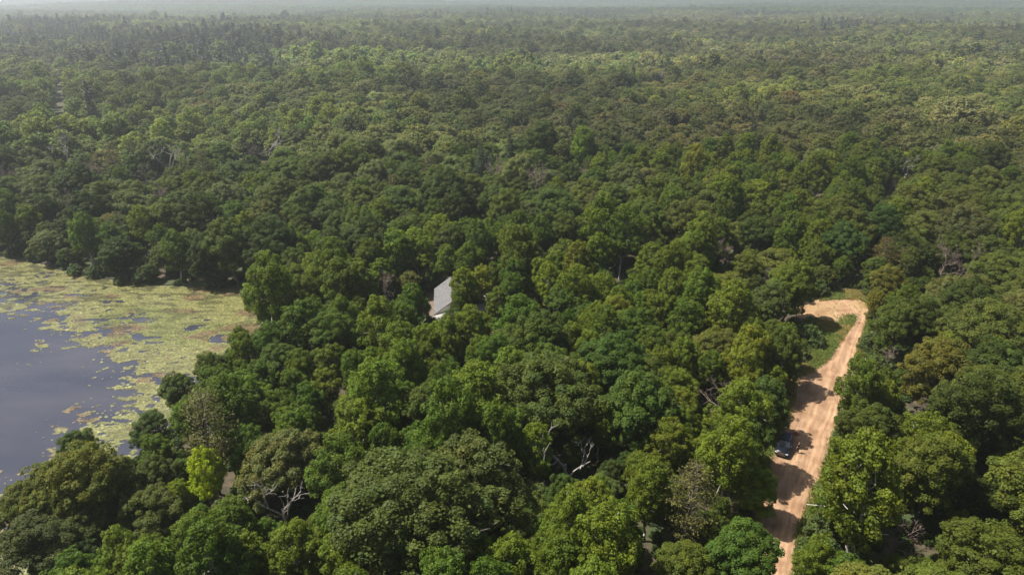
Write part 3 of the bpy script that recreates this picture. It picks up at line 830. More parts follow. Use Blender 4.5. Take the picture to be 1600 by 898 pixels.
# ------------------------------------------------------------------ the rest of the woods: one object
def instancer(name, pts, pick, rot, scl, tint, meshes, label):
    pc = bpy.data.collections.new(name + '_kinds')
    for i, m in enumerate(meshes):
        pc.objects.link(bpy.data.objects.new('%s_kind_%02d' % (name, i), m))
    me = bpy.data.meshes.new(name)
    n = len(pts)
    me.vertices.add(n); me.vertices.foreach_set('co', np.asarray(pts, np.float32).ravel())
    a = me.attributes.new('pick', 'INT', 'POINT'); a.data.foreach_set('value', np.asarray(pick, np.int32))
    a = me.attributes.new('turn', 'FLOAT_VECTOR', 'POINT'); q = np.random.RandomState(4).normal(size=(n, 3)).astype(np.float32) * .05; q[:, 2] = rot; a.data.foreach_set('vector', q.ravel())
    a = me.attributes.new('size', 'FLOAT_VECTOR', 'POINT'); a.data.foreach_set('vector', np.asarray(scl, np.float32).ravel())
    a = me.attributes.new('tint', 'FLOAT_COLOR', 'POINT'); q = np.ones((n, 4), np.float32); q[:, :3] = tint; a.data.foreach_set('color', q.ravel())
    o = bpy.data.objects.new(name, me); COL.objects.link(o)
    ng = bpy.data.node_groups.new(name + '_nodes', 'GeometryNodeTree')
    ng.interface.new_socket('Geometry', in_out='INPUT', socket_type='NodeSocketGeometry')
    ng.interface.new_socket('Geometry', in_out='OUTPUT', socket_type='NodeSocketGeometry')
    gi = ng.nodes.new('NodeGroupInput'); go = ng.nodes.new('NodeGroupOutput')
    mp_ = ng.nodes.new('GeometryNodeMeshToPoints')
    ip = ng.nodes.new('GeometryNodeInstanceOnPoints')
    ci = ng.nodes.new('GeometryNodeCollectionInfo'); ci.inputs['Collection'].default_value = pc
    ci.inputs['Separate Children'].default_value = True; ci.inputs['Reset Children'].default_value = True
    def attr(nm, ty):
        q = ng.nodes.new('GeometryNodeInputNamedAttribute'); q.data_type = ty; q.inputs['Name'].default_value = nm
        return [s for s in q.outputs if s.enabled and s.name == 'Attribute'][0]
    ln = ng.links.new
    ln(gi.outputs[0], mp_.inputs['Mesh']); ln(mp_.outputs[0], ip.inputs['Points']); ln(ci.outputs[0], ip.inputs['Instance'])
    ip.inputs['Pick Instance'].default_value = True
    ln(attr('pick', 'INT'), ip.inputs['Instance Index']); ln(attr('turn', 'FLOAT_VECTOR'), ip.inputs['Rotation']); ln(attr('size', 'FLOAT_VECTOR'), ip.inputs['Scale'])
    ln(ip.outputs[0], go.inputs[0])
    md = o.modifiers.new('scatter', 'NODES'); md.node_group = ng
    return tag(o, label, kind='stuff')
MESHES, INDEX = [], {}
def mesh_index(kind, var, lod):
    if kind in ('snag', 'twig'): kind, var = 'oak', 0
    if kind == 'birch': kind = 'aspen'
    key = (kind, var, lod)
    if key not in INDEX:
        INDEX[key] = len(MESHES); MESHES.append(joint_mesh(kind, var, lod))
    return INDEX[key]
F_P, F_I, F_R, F_S, F_T = [], [], [], [], []
cs = set(chosen)
for i, t in enumerate(TREES):
    if i in cs or not live[i]: continue
    F_P.append((t[0], t[1], 0)); F_I.append(mesh_index(t[2], t[3], 0)); F_R.append(t[6]); F_S.append((t[4], t[4], t[5])); F_T.append(t[7])
# jittered rows beyond
def far_belt(y0, y1, step, lod, seed, grow=1.0):
    rg = np.random.RandomState(seed)
    xs = np.arange(-.86 * y1 - 60, .86 * y1 + 60, step); ys = np.arange(y0, y1, step * .9)
    XX, YY = np.meshgrid(xs, ys)
    XX = XX + (np.arange(len(ys)) % 2)[:, None] * step / 2
    XX = (XX + rg.uniform(-.38, .38, XX.shape) * step).ravel(); YY = (YY + rg.uniform(-.38, .38, YY.shape) * step).ravel()
    k = (np.abs(XX) < .84 * YY + 50)
    XX, YY = XX[k], YY[k]
    P = np.stack([XX, YY], 1)
    k = ~inside(FAR_CLEAR, P) & (edge_dist(FAR_CLEAR, P) > 4.5) & ~inside(LAKE, P)
    if lod == 1:
        tx_, ty_, td_ = px(np.stack([XX, YY, np.full(len(XX), 9.0)], 1))
        for (hx, hy, wy, hr), t_ in zip(HP, TREES):
            if t_[2] in ('snag', 'twig') and wy > NEAR: k &= ~((YY < wy + 3) & (np.hypot(tx_ - hx, (ty_ - hy) * .9) < 5.0 / td_ * FOC + hr * .35))
    # keep the line of sight to the sandy patch open
    fcx, fcy = FAR_CLEAR.mean(0); ux = XX / YY
    k &= ~((np.abs(ux - fcx / fcy) < .016) & (YY < FAR_CLEAR[:, 1].min() + 5) & (YY > FAR_CLEAR[:, 1].min() - 230))
    XX, YY = XX[k], YY[k]
    n = len(XX)
    a = fbm(XX / 95 + 40, YY / 80 + 12, 3); c = fbm(XX / 170 + 4, YY / 140 + 71, 2)
    big = fbm(XX / 260 + 9, YY / 200 + 3, 3)
    r = rg.rand(n)
    kind = np.full(n, 'oak', object)
    kind[(r > .68)] = 'round'; kind[r > .90] = 'aspen'; kind[r > .985] = 'spruce'
    m = (a > .52); kind[m & (r < .45)] = 'round'
    m = (a > .60); kind[m & (r < .75)] = 'aspen'
    pxx, pyy, _ = px(np.stack([XX, YY, np.zeros(n) + 8], 1))
    m = ((pyy > 40) & (pyy < 108) & (pxx < 440) & (big > .40)) | ((pyy < 70) & (big > .66)); kind[m & (r < .72)] = 'spruce'
    m = (pyy > 132) & (pyy < 172) & (pxx < 290); kind[m & (r < .85)] = 'aspen'
    Zt = terrain(XX, YY)
    hs = .66 + .70 * fbm(XX / 60 + 77, YY / 50, 2)
    patch = fbm(XX / 130 + 21, YY / 110 + 55, 3)
    fine = fbm(XX / 35 + 3, YY / 30 + 9, 2); LODF = 1.33 if lod == 1 else 1.42  # LODF: extra lightness put into the tint, offsetting self-shadow of coarse leaves
    for i in range(n):
        kd = kind[i]; v = rg.randint(KIND_N[kd] if lod < 2 else min(3, KIND_N[kd]))
        s = float(np.clip(rg.normal(1.0, .17), .6, 1.5)) * hs[i] * grow * (1.2 if kd == 'aspen' else 1.0)
        if kd == 'spruce': s *= rg.uniform(.95, 1.35)
        if rg.rand() < .03: s *= 1.25
        t, _w = tint_of(kd, rg, pxx[i])
        lum = t[0] * .3 + t[1] * .6 + t[2] * .1; ds = .18 if lod == 1 else .28; t = tuple(q * (1 - ds) + lum * ds for q in t)  # distant tints greyed: sage leaf tone plus haze put into the colour
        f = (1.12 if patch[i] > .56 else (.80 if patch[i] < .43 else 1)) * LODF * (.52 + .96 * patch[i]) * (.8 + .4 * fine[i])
        F_P.append((XX[i], YY[i], Zt[i] - .3)); F_I.append(mesh_index(kd, v, lod)); F_R.append(rg.rand() * 6.28)
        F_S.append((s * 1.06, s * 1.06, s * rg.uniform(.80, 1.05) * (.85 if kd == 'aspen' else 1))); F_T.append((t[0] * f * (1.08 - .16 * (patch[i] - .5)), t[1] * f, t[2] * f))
far_belt(NEAR + 12, 560, 8.8, 1, 31, 1.05)
far_belt(560, 2300, 9.8, 2, 32, 1.08)
print('far trees', len(F_P))
# beyond that, patches of many trees
def patch_mesh(seed):
    rg = np.random.RandomState(seed)
    Vs, vr, mi = [], [], []
    for i in range(-3, 3):
        for j in range(-3, 3):
            kd = ['oak', 'oak', 'round', 'aspen', 'spruce'][rg.choice(5, p=[.4, .2, .2, .12, .08])]
            lob = {'oak': oak_lobes, 'round': round_lobes, 'aspen': aspen_lobes}.get(kd, aspen_lobes)(rg.randint(99))
            V, v_, _, _ = lobed_crown(rg.randint(9999), lob, clump_r=1.5, clump_gap=3.0, per_clump=4, leaf=1.5)
            s = rg.uniform(.85, 1.25)
            col = np.array(TINT[kd][0]) / .09 * rg.uniform(.8, 1.25)
            Vs.append(V * s + [(i + .5) * 11 + rg.normal() * 2, (j + .5) * 11 + rg.normal() * 2, 0]); vr.append(v_ * col)
    return quads_mesh('distant_trees', np.concatenate(Vs), [M_LEAF], var=np.concatenate(vr))
pi0 = len(MESHES)
for q in range(3): MESHES.append(patch_mesh(500 + q))
rg = np.random.RandomState(77)
st = 62.0
for y in np.arange(2310, 12600, st):
    xs = np.arange(-.84 * y - 100, .84 * y + 100, st) + rg.uniform(0, st)
    if y > 6500: xs = xs[::1]
    zt = terrain(xs, np.full(len(xs), y)); pt = fbm(xs / 500 + 21, np.full(len(xs), y / 300 + 55), 3)
    for x, z, p_ in zip(xs, zt, pt):
        f = 1.2 * (.4 + 1.2 * p_) * rg.uniform(.9, 1.1)
        F_P.append((x, y, z - .5)); F_I.append(pi0 + rg.randint(3)); F_R.append(rg.randint(4) * math.pi / 2); F_S.append((1, 1, rg.uniform(.85, 1.2))); F_T.append((.09 * f, .09 * f, .09 * f))
print('all instances', len(F_P), 'meshes', len(MESHES))
instancer('distant_forest', F_P, F_I, F_R, F_S, F_T, MESHES, 'endless mixed green forest stretching back to the hazy horizon')

# undergrowth between the trunks
U_P, U_I, U_R, U_S, U_T = [], [], [], [], []
UM = [joint_mesh('bush', v, 1) for v in range(3)] 
ru = np.random.RandomState(91)
for _ in range(7500):
    y = ru.uniform(30, 250); lim = .9 * y + 25; x = ru.uniform(-lim, lim); p = np.array([[x, y]])
    if inside(LAKE, p)[0] or inside(HOUSE_FP, p)[0] or edge_dist(HOUSE_FP, p)[0] < 1.2: continue
    if inside(ROAD, p)[0] or edge_dist(ROAD, p)[0] < 1.0: continue
    if inside(CLEARING, p)[0] or (inside(GRASSY, p)[0] and ru.rand() < .9): continue
    if any(inside(q, p)[0] for q in PATCHES) and ru.rand() < .8: continue
    s = ru.uniform(.35, .85) if inside(GRASSY, p)[0] is False else ru.uniform(.3, .5)
    U_P.append((x, y, -.02)); U_I.append(ru.randint(3)); U_R.append(ru.rand() * 6.28); U_S.append((s, s, s * ru.uniform(.7, 1.1)))
    f = ru.uniform(.7, 1.3); U_T.append((.055 * f, .09 * f, .02 * f))
instancer('undergrowth', U_P, U_I, U_R, U_S, U_T, UM, 'low leafy undergrowth filling the forest floor')

# ------------------------------------------------------------------ shrubs on the shore and the road side: single things
SHR = [(1228, 575), (1250, 560), (1238, 545), (1262, 535), (1222, 560), (1275, 460), (1300, 452), (1330, 448), (1362, 462), (1372, 500), (1362, 545), (1362, 580), (1354, 612), (1340, 650), (1328, 700), (1316, 742), (1298, 795), (1286, 840), (1280, 880),
       (118, 428), (150, 432), (190, 442), (60, 405), (20, 400), (225, 440), (398, 462), (420, 480), (395, 450), (340, 445)]
shr_mesh = [(quads_mesh('foliage', *(lambda p: (p[0], [M_LEAF]))(proto('bush', v, 0)), var=proto('bush', v, 0)[1]), quads_mesh('stems', proto('bush', v, 0)[2], [M_BARK])) for v in range(3)]
def shrub_where(x, y):
    if x > 1290 and y > 590: return 'along the right verge of the dirt road'
    if x > 1255 and y > 700: return 'along the right verge of the dirt road'
    if x > 1345: return 'at the right side of the sandy clearing'
    if x > 1268 and y < 465: return 'behind the sandy clearing'
    if x > 1200: return 'on the grass left of the road bend'
    if x < 250: return "on the pond's far shore under the trees"
    return "on the pond's right corner bank"
sg = {}
for i, (x, y) in enumerate(SHR): sg.setdefault(shrub_where(x, y), []).append(i)
for where, mem in sg.items():
    byy = 'verge of the dirt' in where
    mem.sort(key=lambda i: (SHR[i][1] if byy else SHR[i][0]))
    for j, i in enumerate(mem):
        x, y = SHR[i]; P = at(x, y); s = ru.uniform(.75, 1.35)
        e = bpy.data.objects.new('shrub', None); COL.objects.link(e); e.location = (P[0], P[1], 0); e.rotation_euler = (0, 0, ru.rand() * 6.28); e.scale = (s, s, s)
        v = ru.randint(3)
        f_ = bpy.data.objects.new('foliage', shr_mesh[v][0]); COL.objects.link(f_); f_.parent = e
        warm = ru.uniform(.9, 1.25); f_['tint'] = [.075 * warm, .108, .028]
        st_ = bpy.data.objects.new('stems', shr_mesh[v][1]); COL.objects.link(st_); st_.parent = e
        tag(e, 'low leafy shrub %s, %s from the %s' % (where, ORD[j], 'top' if byy else 'left'), 'shrub', 'shrubs along the road, clearing and shore')

# ------------------------------------------------------------------ lily pads and grass
def scatter_discs():
    rg = np.random.RandomState(3)
    lo, hi = LAKE.min(0), LAKE.max(0); lo = np.maximum(lo, [-240, 40]); 
    n = 1300000
    P = lo + rg.rand(n, 2) * (hi - lo)
    pxx, pyy, dp = px(np.c_[P, np.zeros(n)])
    P = P[(pxx > -220) & (pyy < 980)]
    P = P[inside(LAKE_S, P)]
    shore = edge_dist(LAKE_S, P)
    P = P[shore > .5]
    sd = -sdist(LAKE_OPEN, P)               # positive outside the open water
    nz = fbm(P[:, 0] / 9 + 5, P[:, 1] / 5 + 9, 4) - .5
    fine = fbm(P[:, 0] / 1.8 + 50, P[:, 1] / 1.1 + 9, 3) - .5
    # dense mat, breaking up into rafts towards the open water
    v = np.clip((sd - 1) / 13, -1.2, 1.3) * .56 + nz * 1.1 + fine * 1.5 + .15 + .10 * np.clip((P[:, 0] + 52) / 12, 0, 1)
    hole = fbm(P[:, 0] / 8 + 90, P[:, 1] / 3.2 + 33, 3)
    v = np.where((hole > .66) & (sd < 22), v - .5, v)
    v = np.where(sd < -6, v - .12 - (-(sd + 6)) * .003, v)
    v = v + .12 * (rg.rand(len(v)) - .5)
    keep = (v > 0.02) | ((v > -.40) & (rg.rand(len(v)) < .006))
    P = P[keep]; v = v[keep]
    if len(P) > 300000: idx = rg.choice(len(P), 300000, False); P = P[idx]; v = v[idx]
    n = len(P)
    r = rg.uniform(.10, .25, n)
    k = 6
    an = np.arange(k) * 2 * math.pi / k + rg.rand(n, 1) * 6
    tx, ty = rg.normal(size=(n, 1)) * .07, rg.normal(size=(n, 1)) * .07
    zz = rg.uniform(-.108, -.07, (n, 1))
    dx, dy = np.cos(an) * r[:, None], np.sin(an) * r[:, None]
    V = np.stack([P[:, :1] + dx, P[:, 1:2] + dy, zz + dx * tx + dy * ty], 2).reshape(-1, 3).astype(np.float32)
    me = bpy.data.meshes.new('lily_pads')
    me.vertices.add(n * k); me.vertices.foreach_set('co', V.ravel())
    me.loops.add(n * k); me.loops.foreach_set('vertex_index', np.arange(n * k, dtype=np.int32))
    me.polygons.add(n); me.polygons.foreach_set('loop_start', np.arange(0, n * k, k, dtype=np.int32))
    hue = fbm(P[:, 0] / 7 + 3, P[:, 1] / 4 + 70, 3); gr = fbm(P[:, 0] / 16 + 13, P[:, 1] / 10 + 7, 2)
    a = np.array([.160, .158, .056]); b_ = np.array([.12, .075, .04]); c_ = np.array([.11, .125, .03])
    w1 = np.clip((hue - .60) / .10, 0, 1)[:, None] * .8; w2 = np.clip((gr - .45) / .2, 0, 1)[:, None] * .6
    colr = (a * (1 - w2) + c_ * w2) * (1 - w1) + b_ * w1
    dk = fbm(P[:, 0] / 2.6 + 31, P[:, 1] / 1.0 + 3, 3)[:, None]; far_ = np.clip((P[:, 1:2] - 118) / 25, 0, 1)
    colr = colr * np.exp(rg.normal(size=(n, 1)) * .30) * (1 - np.clip((dk - .50) / .12, 0, 1) * (.25 + .35 * far_))
    at_ = me.attributes.new('leafvar', 'FLOAT_COLOR', 'FACE'); q = np.ones((n, 4), np.float32); q[:, :3] = colr; at_.data.foreach_set('color', q.ravel())
    m = mat('lily_leaf', (.3, .3, .1), .4)
    v_ = N(m, 'ShaderNodeAttribute', attribute_name='leafvar'); L(m, v_.outputs['Color'], m.node_tree.nodes['Principled BSDF'].inputs['Base Color'])
    me.materials.append(m); me.update(calc_edges=True)
    o = bpy.data.objects.new('lily_pads', me); COL.objects.link(o)
    tag(o, 'yellow green mat of lily pads covering the pond edges', kind='stuff')
    pass
scatter_discs()
def grass():
    rg = np.random.RandomState(8)
    polys = [(GRASSY, 26000)]
    pts = []
    lo, hi = GRASSY.min(0), GRASSY.max(0)
    P = lo + rg.rand(60000, 2) * (hi - lo)
    P = P[inside(GRASSY, P)]
    d = sdist(CLEARING, P); d2 = sdist(ROAD, P)
    P = P[(d2 < .2) & (d < .8) | ((d > 0) & (rg.rand(len(P)) < .012))]
    pts.append(P)
    # verges
    for side, sgn in ((ROAD_L, -1), (ROAD_R, 1)):
        q = np.array([at(*p)[:2] for p in side]); s = np.r_[0, np.cumsum(np.linalg.norm(np.diff(q, axis=0), axis=1))]
        t = rg.rand(15000) * s[-1]
        c = np.stack([np.interp(t, s, q[:, 0]), np.interp(t, s, q[:, 1])], 1)
        c[:, 0] += sgn * (np.abs(rg.normal(size=len(c))) * 1.3 - .7 * rg.rand(len(c))); c[:, 1] += rg.normal(size=len(c)) * .5
        c = c[sdist(ROAD, c) < .9]
        pts.append(c)
    P = np.concatenate(pts); n = len(P)
    k = 4
    idx = np.repeat(np.arange(n), k)
    base = P[idx] + rg.normal(size=(n * k, 2)) * .10
    h = rg.uniform(.15, .55, n * k)
    lean = rg.normal(size=(n * k, 2)) * .22 * h[:, None] * 2
    wd = rg.normal(size=(n * k, 2)); wd /= np.linalg.norm(wd, axis=1, keepdims=True); wd *= .035
    z0 = np.zeros(n * k)
    V = np.stack([np.c_[base - wd, z0], np.c_[base + wd, z0], np.c_[base + lean + wd * .4, h], np.c_[base + lean - wd * .4, h * .96]], 1).reshape(-1, 3)
    hue = fbm(P[:, 0] / 4, P[:, 1] / 4, 3)[idx]
    w1 = np.clip((hue - .45) / .2, 0, 1)[:, None]
    colr = np.array([.14, .185, .03]) * (1 - w1) + np.array([.30, .24, .07]) * w1
    colr = colr * np.exp(rg.normal(size=(n * k, 1)) * .2)
    m = mat('grass_blades', (.1, .15, .03), .7)
    v_ = N(m, 'ShaderNodeAttribute', attribute_name='leafvar'); L(m, v_.outputs['Color'], m.node_tree.nodes['Principled BSDF'].inputs['Base Color'])
    me = quads_mesh('grass', V, [m], var=colr)
    o = bpy.data.objects.new('grass', me); COL.objects.link(o)
    tag(o, 'green and straw coloured grass beside the sand', kind='stuff')
grass()

# ------------------------------------------------------------------ house
def part(name, bm, m, parent, smooth=False):
    me = bpy.data.meshes.new(name); bm.to_mesh(me); bm.free()
    if smooth:
        for p in me.polygons: p.use_smooth = True
    me.materials.append(m)
    o = bpy.data.objects.new(name, me); COL.objects.link(o); o.parent = parent
    return o
def box(bm, x0, x1, y0, y1, z0, z1):
    v = [bm.verts.new(p) for p in ((x0, y0, z0), (x1, y0, z0), (x1, y1, z0), (x0, y1, z0), (x0, y0, z1), (x1, y0, z1), (x1, y1, z1), (x0, y1, z1))]
    for f in ((0, 3, 2, 1), (4, 5, 6, 7), (0, 1, 5, 4), (1, 2, 6, 5), (2, 3, 7, 6), (3, 0, 4, 7)): bm.faces.new([v[i] for i in f])
def slab(bm, quad, t):
    """thick roof plane from four corner points"""
    q = [Vector(p) for p in quad]; nrm = (q[1] - q[0]).cross(q[2] - q[0]).normalized()
    if nrm.z < 0: nrm = -nrm
    a = [bm.verts.new(p) for p in q]; b_ = [bm.verts.new(p - nrm * t) for p in q]
    bm.faces.new(a); bm.faces.new(list(reversed(b_)))
    for i in range(4): bm.faces.new((a[i], a[(i + 1) % 4], b_[(i + 1) % 4], b_[i]))
M_SHINGLE = noise_mat('grey_shingle', (.095, .095, .10), (.15, .147, .15), 1.2, .9)
M_METALROOF = noise_mat('pale_metal_roof', (.30, .29, .285), (.40, .385, .375), .8, .5)
M_SIDING = noise_mat('cream_siding', (.55, .52, .46), (.68, .65, .58), 2.0, .8, stretch=(.2, .2, 6))
M_GLASS = mat('window_glass', (.03, .04, .05), .08, spec=.8)
M_WHITE = mat('white_paint', (.75, .74, .72), .6)
def house():
    e = bpy.data.objects.new('house', None); COL.objects.link(e); e.location = (HOUSE_C[0], HOUSE_C[1], 0); q0, q1 = at(674, 484, 2.7), at(675, 449, 2.7); e.rotation_euler = (0, 0, math.atan2(-(q1 - q0)[0], (q1 - q0)[1]))
    print('house turn', math.degrees(e.rotation_euler[2]))
    tag(e, 'house with grey shingled roof and pale front roof half hidden by trees', 'house')
    # main wing, ridge running away from the viewer: x -2.6..4.6, y -3..9 ; front wing turned, pale roof
    eh, rh = 2.8, 5.2
    bm = bmesh.new(); box(bm, -2.2, 4.2, -4.0, 8.6, 0, eh)
    v = [bm.verts.new(p) for p in ((-2.2, 8.6, eh), (4.2, 8.6, eh), (1.0, 8.6, rh - .15), (-2.2, -4.0, eh), (4.2, -4.0, eh), (1.0, -4.0, rh - .15))]
    bm.faces.new((v[0], v[1], v[2])); bm.faces.new((v[3], v[5], v[4]))
    part('wall', bm, M_SIDING, e)
    bm = bmesh.new()
    slab(bm, [(-2.7, -4.4, eh - .25), (1.0, -4.4, rh + .1), (1.0, 9.0, rh + .1), (-2.7, 9.0, eh - .25)], .14)
    slab(bm, [(1.003, -4.4, rh + .1), (4.7, -4.4, eh - .25), (4.7, 9.0, eh - .25), (1.003, 9.0, rh + .1)], .14)
    rf = part('roof', bm, M_SHINGLE, e)
    bm = bmesh.new(); box(bm, 1.6, 2.3, 5.5, 6.2, 4.2, 6.2); part('chimney', bm, M_WHITE, rf)
    # front wing: long low building turned about 35 degrees, pale roof
    ft = bpy.data.objects.new('front_wing', None); COL.objects.link(ft); ft.parent = e; ft.location = (3.2, -3.6, 0); ft.rotation_euler = (0, 0, R(38))
    bm = bmesh.new(); box(bm, -7.2, 5.4, -2.2, 2.2, 0, 2.5); part('wall', bm, M_SIDING, ft)
    bm = bmesh.new()
    slab(bm, [(-7.7, -2.7, 2.45), (5.8, -2.7, 2.45), (5.8, 0, 3.55), (-7.7, 0, 3.55)], .12)
    slab(bm, [(-7.7, .003, 3.55), (5.8, .003, 3.55), (5.8, 2.7, 2.45), (-7.7, 2.7, 2.45)], .12)
    part('roof', bm, M_METALROOF, ft)
    for y in (-1.5, 2.2, 5.9):
        bm = bmesh.new(); box(bm, -2.26, -2.16, y - .55, y + .55, 1.0, 2.1); f = part('window', bm, M_WHITE, e)
        bm = bmesh.new(); box(bm, -2.29, -2.25, y - .45, y + .45, 1.1, 2.0); part('pane', bm, M_GLASS, f)
    bm = bmesh.new(); box(bm, -2.25, -2.15, 3.6, 4.5, 0.0, 2.05); dr = part('door', bm, M_WHITE, e)
    bm = bmesh.new(); box(bm, -2.31, -2.24, 3.7, 3.76, 1.0, 1.12); part('handle', bm, M_GLASS, dr)
    bm = bmesh.new(); box(bm, -4.2, -2.75, -2, 7.5, .0, .22); part('deck', bm, noise_mat('deck_boards', (.10, .07, .05), (.17, .13, .10), 3, .8, stretch=(8, .3, 1)), e)
house()
def shed(x, y):
    e = bpy.data.objects.new('shed', None); COL.objects.link(e); P = at(x, y); e.location = (P[0], P[1], 0); e.rotation_euler = (0, 0, R(8))
    tag(e, 'low shed with thin white roof edge right of the house', 'shed')
    bm = bmesh.new(); box(bm, -2.2, 2.2, -1.2, 1.2, 0, 2.0); part('wall', bm, M_SIDING, e)
    bm = bmesh.new(); slab(bm, [(-2.5, -1.5, 1.99), (2.5, -1.5, 1.99), (2.5, 1.5, 2.35), (-2.5, 1.5, 2.35)], .12); part('roof', bm, M_METALROOF, e)
    bm = bmesh.new(); box(bm, -.5, .5, -1.26, -1.18, .0, 1.9); part('door', bm, M_WHITE, e)
shed(765, 478)
def chair(x, y, col, word, rz):
    P = at(x, y); e = bpy.data.objects.new('garden_chair', None); COL.objects.link(e); e.location = (P[0], P[1], 0); e.rotation_euler = (0, 0, rz)
    m = mat(word + '_plastic', col, .5)
    bm = bmesh.new(); box(bm, -.32, .32, -.3, .3, .38, .44); part('seat', bm, m, e)
    bm = bmesh.new(); slab(bm, [(-.32, .3, .44), (.32, .3, .44), (.32, .5, 1.1), (-.32, .5, 1.1)], .05); part('backrest', bm, m, e)
    for sx in (-.28, .28):
        for sy in (-.26, .26):
            bm = bmesh.new(); box(bm, sx - .03, sx + .03, sy - .03, sy + .03, 0, .38); part('leg', bm, m, e)
        bm = bmesh.new(); box(bm, sx - .05, sx + .05, -.28, .28, .62, .66); part('armrest', bm, m, e)
    tag(e, '%s garden chair left of the grey roofed house' % word, 'chair', 'chairs left of the house')
chair(661, 491, (.35, .03, .03), 'dark red', R(20)); chair(655, 489, (.45, .44, .44), 'white', R(-30)); chair(667, 494, (.5, .47, .52), 'pale grey', R(60))

# ------------------------------------------------------------------ parked car
CAR_REAR, CAR_FRONT = at(1232, 682), at(1217, 722)
CAR_P = (CAR_REAR + CAR_FRONT) / 2
def loft(sections, cap=True):
    bm = bmesh.new(); rows = [[bm.verts.new(p) for p in s] for s in sections]
    k = len(rows[0])
    for a, b_ in zip(rows[:-1], rows[1:]):
        for i in range(k):
            bm.faces.new((a[i], a[(i + 1) % k], b_[(i + 1) % k], b_[i]))
    if cap: bm.faces.new(list(reversed(rows[0]))); bm.faces.new(rows[-1])
    bmesh.ops.recalc_face_normals(bm, faces=bm.faces)
    return bm
def car():
    e = bpy.data.objects.new('parked_car', None); COL.objects.link(e); e.location = (CAR_P[0], CAR_P[1], .012)
    d_ = CAR_FRONT - CAR_REAR; e.rotation_euler = (0, 0, math.atan2(d_[0], -d_[1]))
    tag(e, 'dark blue black sport utility vehicle parked in shade on the sand road', 'car')
    paint = mat('dark_paint', (.006, .008, .014), .3, .0, .35); blk = mat('black_trim', (.012, .012, .012), .6)
    glass = mat('car_glass', (.012, .018, .028), .12, spec=.4); chrome = mat('bright_metal', (.55, .56, .58), .2, 1.0); rub = mat('tyre_rubber', (.02, .02, .02), .85)
    lamp = mat('lamp_lens', (.75, .78, .8), .1); red = mat('tail_lens', (.3, .02, .02), .2)
    # body: front points to -y. sections along y with half width w, bottom z, belt z
    def sec(y, w, zb, zs, zt, tuck=.06):
        return [(-w + tuck, y, zb), (-w, y, zb + .18), (-w, y, zs), (-w + .10, y, zt), (w - .10, y, zt), (w, y, zs), (w, y, zb + .18), (w - tuck, y, zb)]
    body = [sec(-2.42, .74, .42, .62, .72), sec(-2.36, .86, .30, .78, .92), sec(-2.1, .94, .26, .88, 1.02), sec(-1.2, .97, .26, .95, 1.10), sec(-.95, .97, .26, .98, 1.12), sec(0, .98, .26, .99, 1.12),
            sec(1.2, .98, .26, 1.0, 1.13), sec(2.1, .95, .28, 1.0, 1.14), sec(2.36, .88, .36, .95, 1.08), sec(2.42, .80, .45, .80, .95)]
    bm = loft(body); bmesh.ops.bevel(bm, geom=[ed for ed in bm.edges if ed.calc_face_angle(0) > .5], offset=.03, segments=2, affect='EDGES')
    part('body', bm, paint, e, True)
    bm = loft([[(-.86, -1.05, 1.10), (.86, -1.05, 1.10), (.86, -1.04, 1.12), (-.86, -1.04, 1.12)], [(-.70, -.42, 1.60), (.70, -.42, 1.60), (.70, -.40, 1.66), (-.70, -.40, 1.66)]]); bm.free()
    # greenhouse
    bm = bmesh.new()
    lo = [(-.89, -1.0, 1.10), (.89, -1.0, 1.10), (.90, 2.30, 1.12), (-.90, 2.30, 1.12)]; hi = [(-.70, -.28, 1.66), (.70, -.28, 1.66), (.71, 2.0, 1.70), (-.71, 2.0, 1.70)]
    a = [bm.verts.new(p) for p in lo]; b_ = [bm.verts.new(p) for p in hi]
    for i in range(4): bm.faces.new((a[i], a[(i + 1) % 4], b_[(i + 1) % 4], b_[i]))
    bm.faces.new(b_)
    part('cabin', bm, paint, e)
    bm = bmesh.new(); box(bm, -.68, .68, -.24, 1.98, 1.70, 1.745); bmesh.ops.bevel(bm, geom=list(bm.edges), offset=.015, segments=1, affect='EDGES'); rf = part('roof', bm, paint, e)
    for sx in (-.60, .60):
        bm = bmesh.new(); box(bm, sx - .02, sx + .02, 0, 1.7, 1.79, 1.82); box(bm, sx - .02, sx + .02, 0, .05, 1.74, 1.79); box(bm, sx - .02, sx + .02, 1.65, 1.7, 1.74, 1.79); part('roof_rail', bm, chrome, rf)
    def pane(name, pts, off):
        bm = bmesh.new(); q = [Vector(p) for p in pts]; n_ = (q[1] - q[0]).cross(q[2] - q[0]).normalized()
        c = sum(q, Vector()) / 4
        if n_.dot(c - Vector((0, .6, 1.2))) < 0: n_ = -n_
        slab_q = [p + n_ * off for p in q]; back = [p - n_ * .01 for p in q]
        A = [bm.verts.new(p) for p in slab_q]; B = [bm.verts.new(p) for p in back]
        bm.faces.new(A); bm.faces.new(list(reversed(B)))
        for i in range(4): bm.faces.new((A[i], A[(i + 1) % 4], B[(i + 1) % 4], B[i]))
        bmesh.ops.recalc_face_normals(bm, faces=bm.faces)
        return part(name, bm, glass, e)
    pane('windshield', [(-.80, -.95, 1.14), (.80, -.95, 1.14), (.66, -.33, 1.62), (-.66, -.33, 1.62)], .012)
    pane('rear_window', [(-.78, 2.27, 1.2), (.78, 2.27, 1.2), (.66, 2.04, 1.62), (-.66, 2.04, 1.62)], .012)
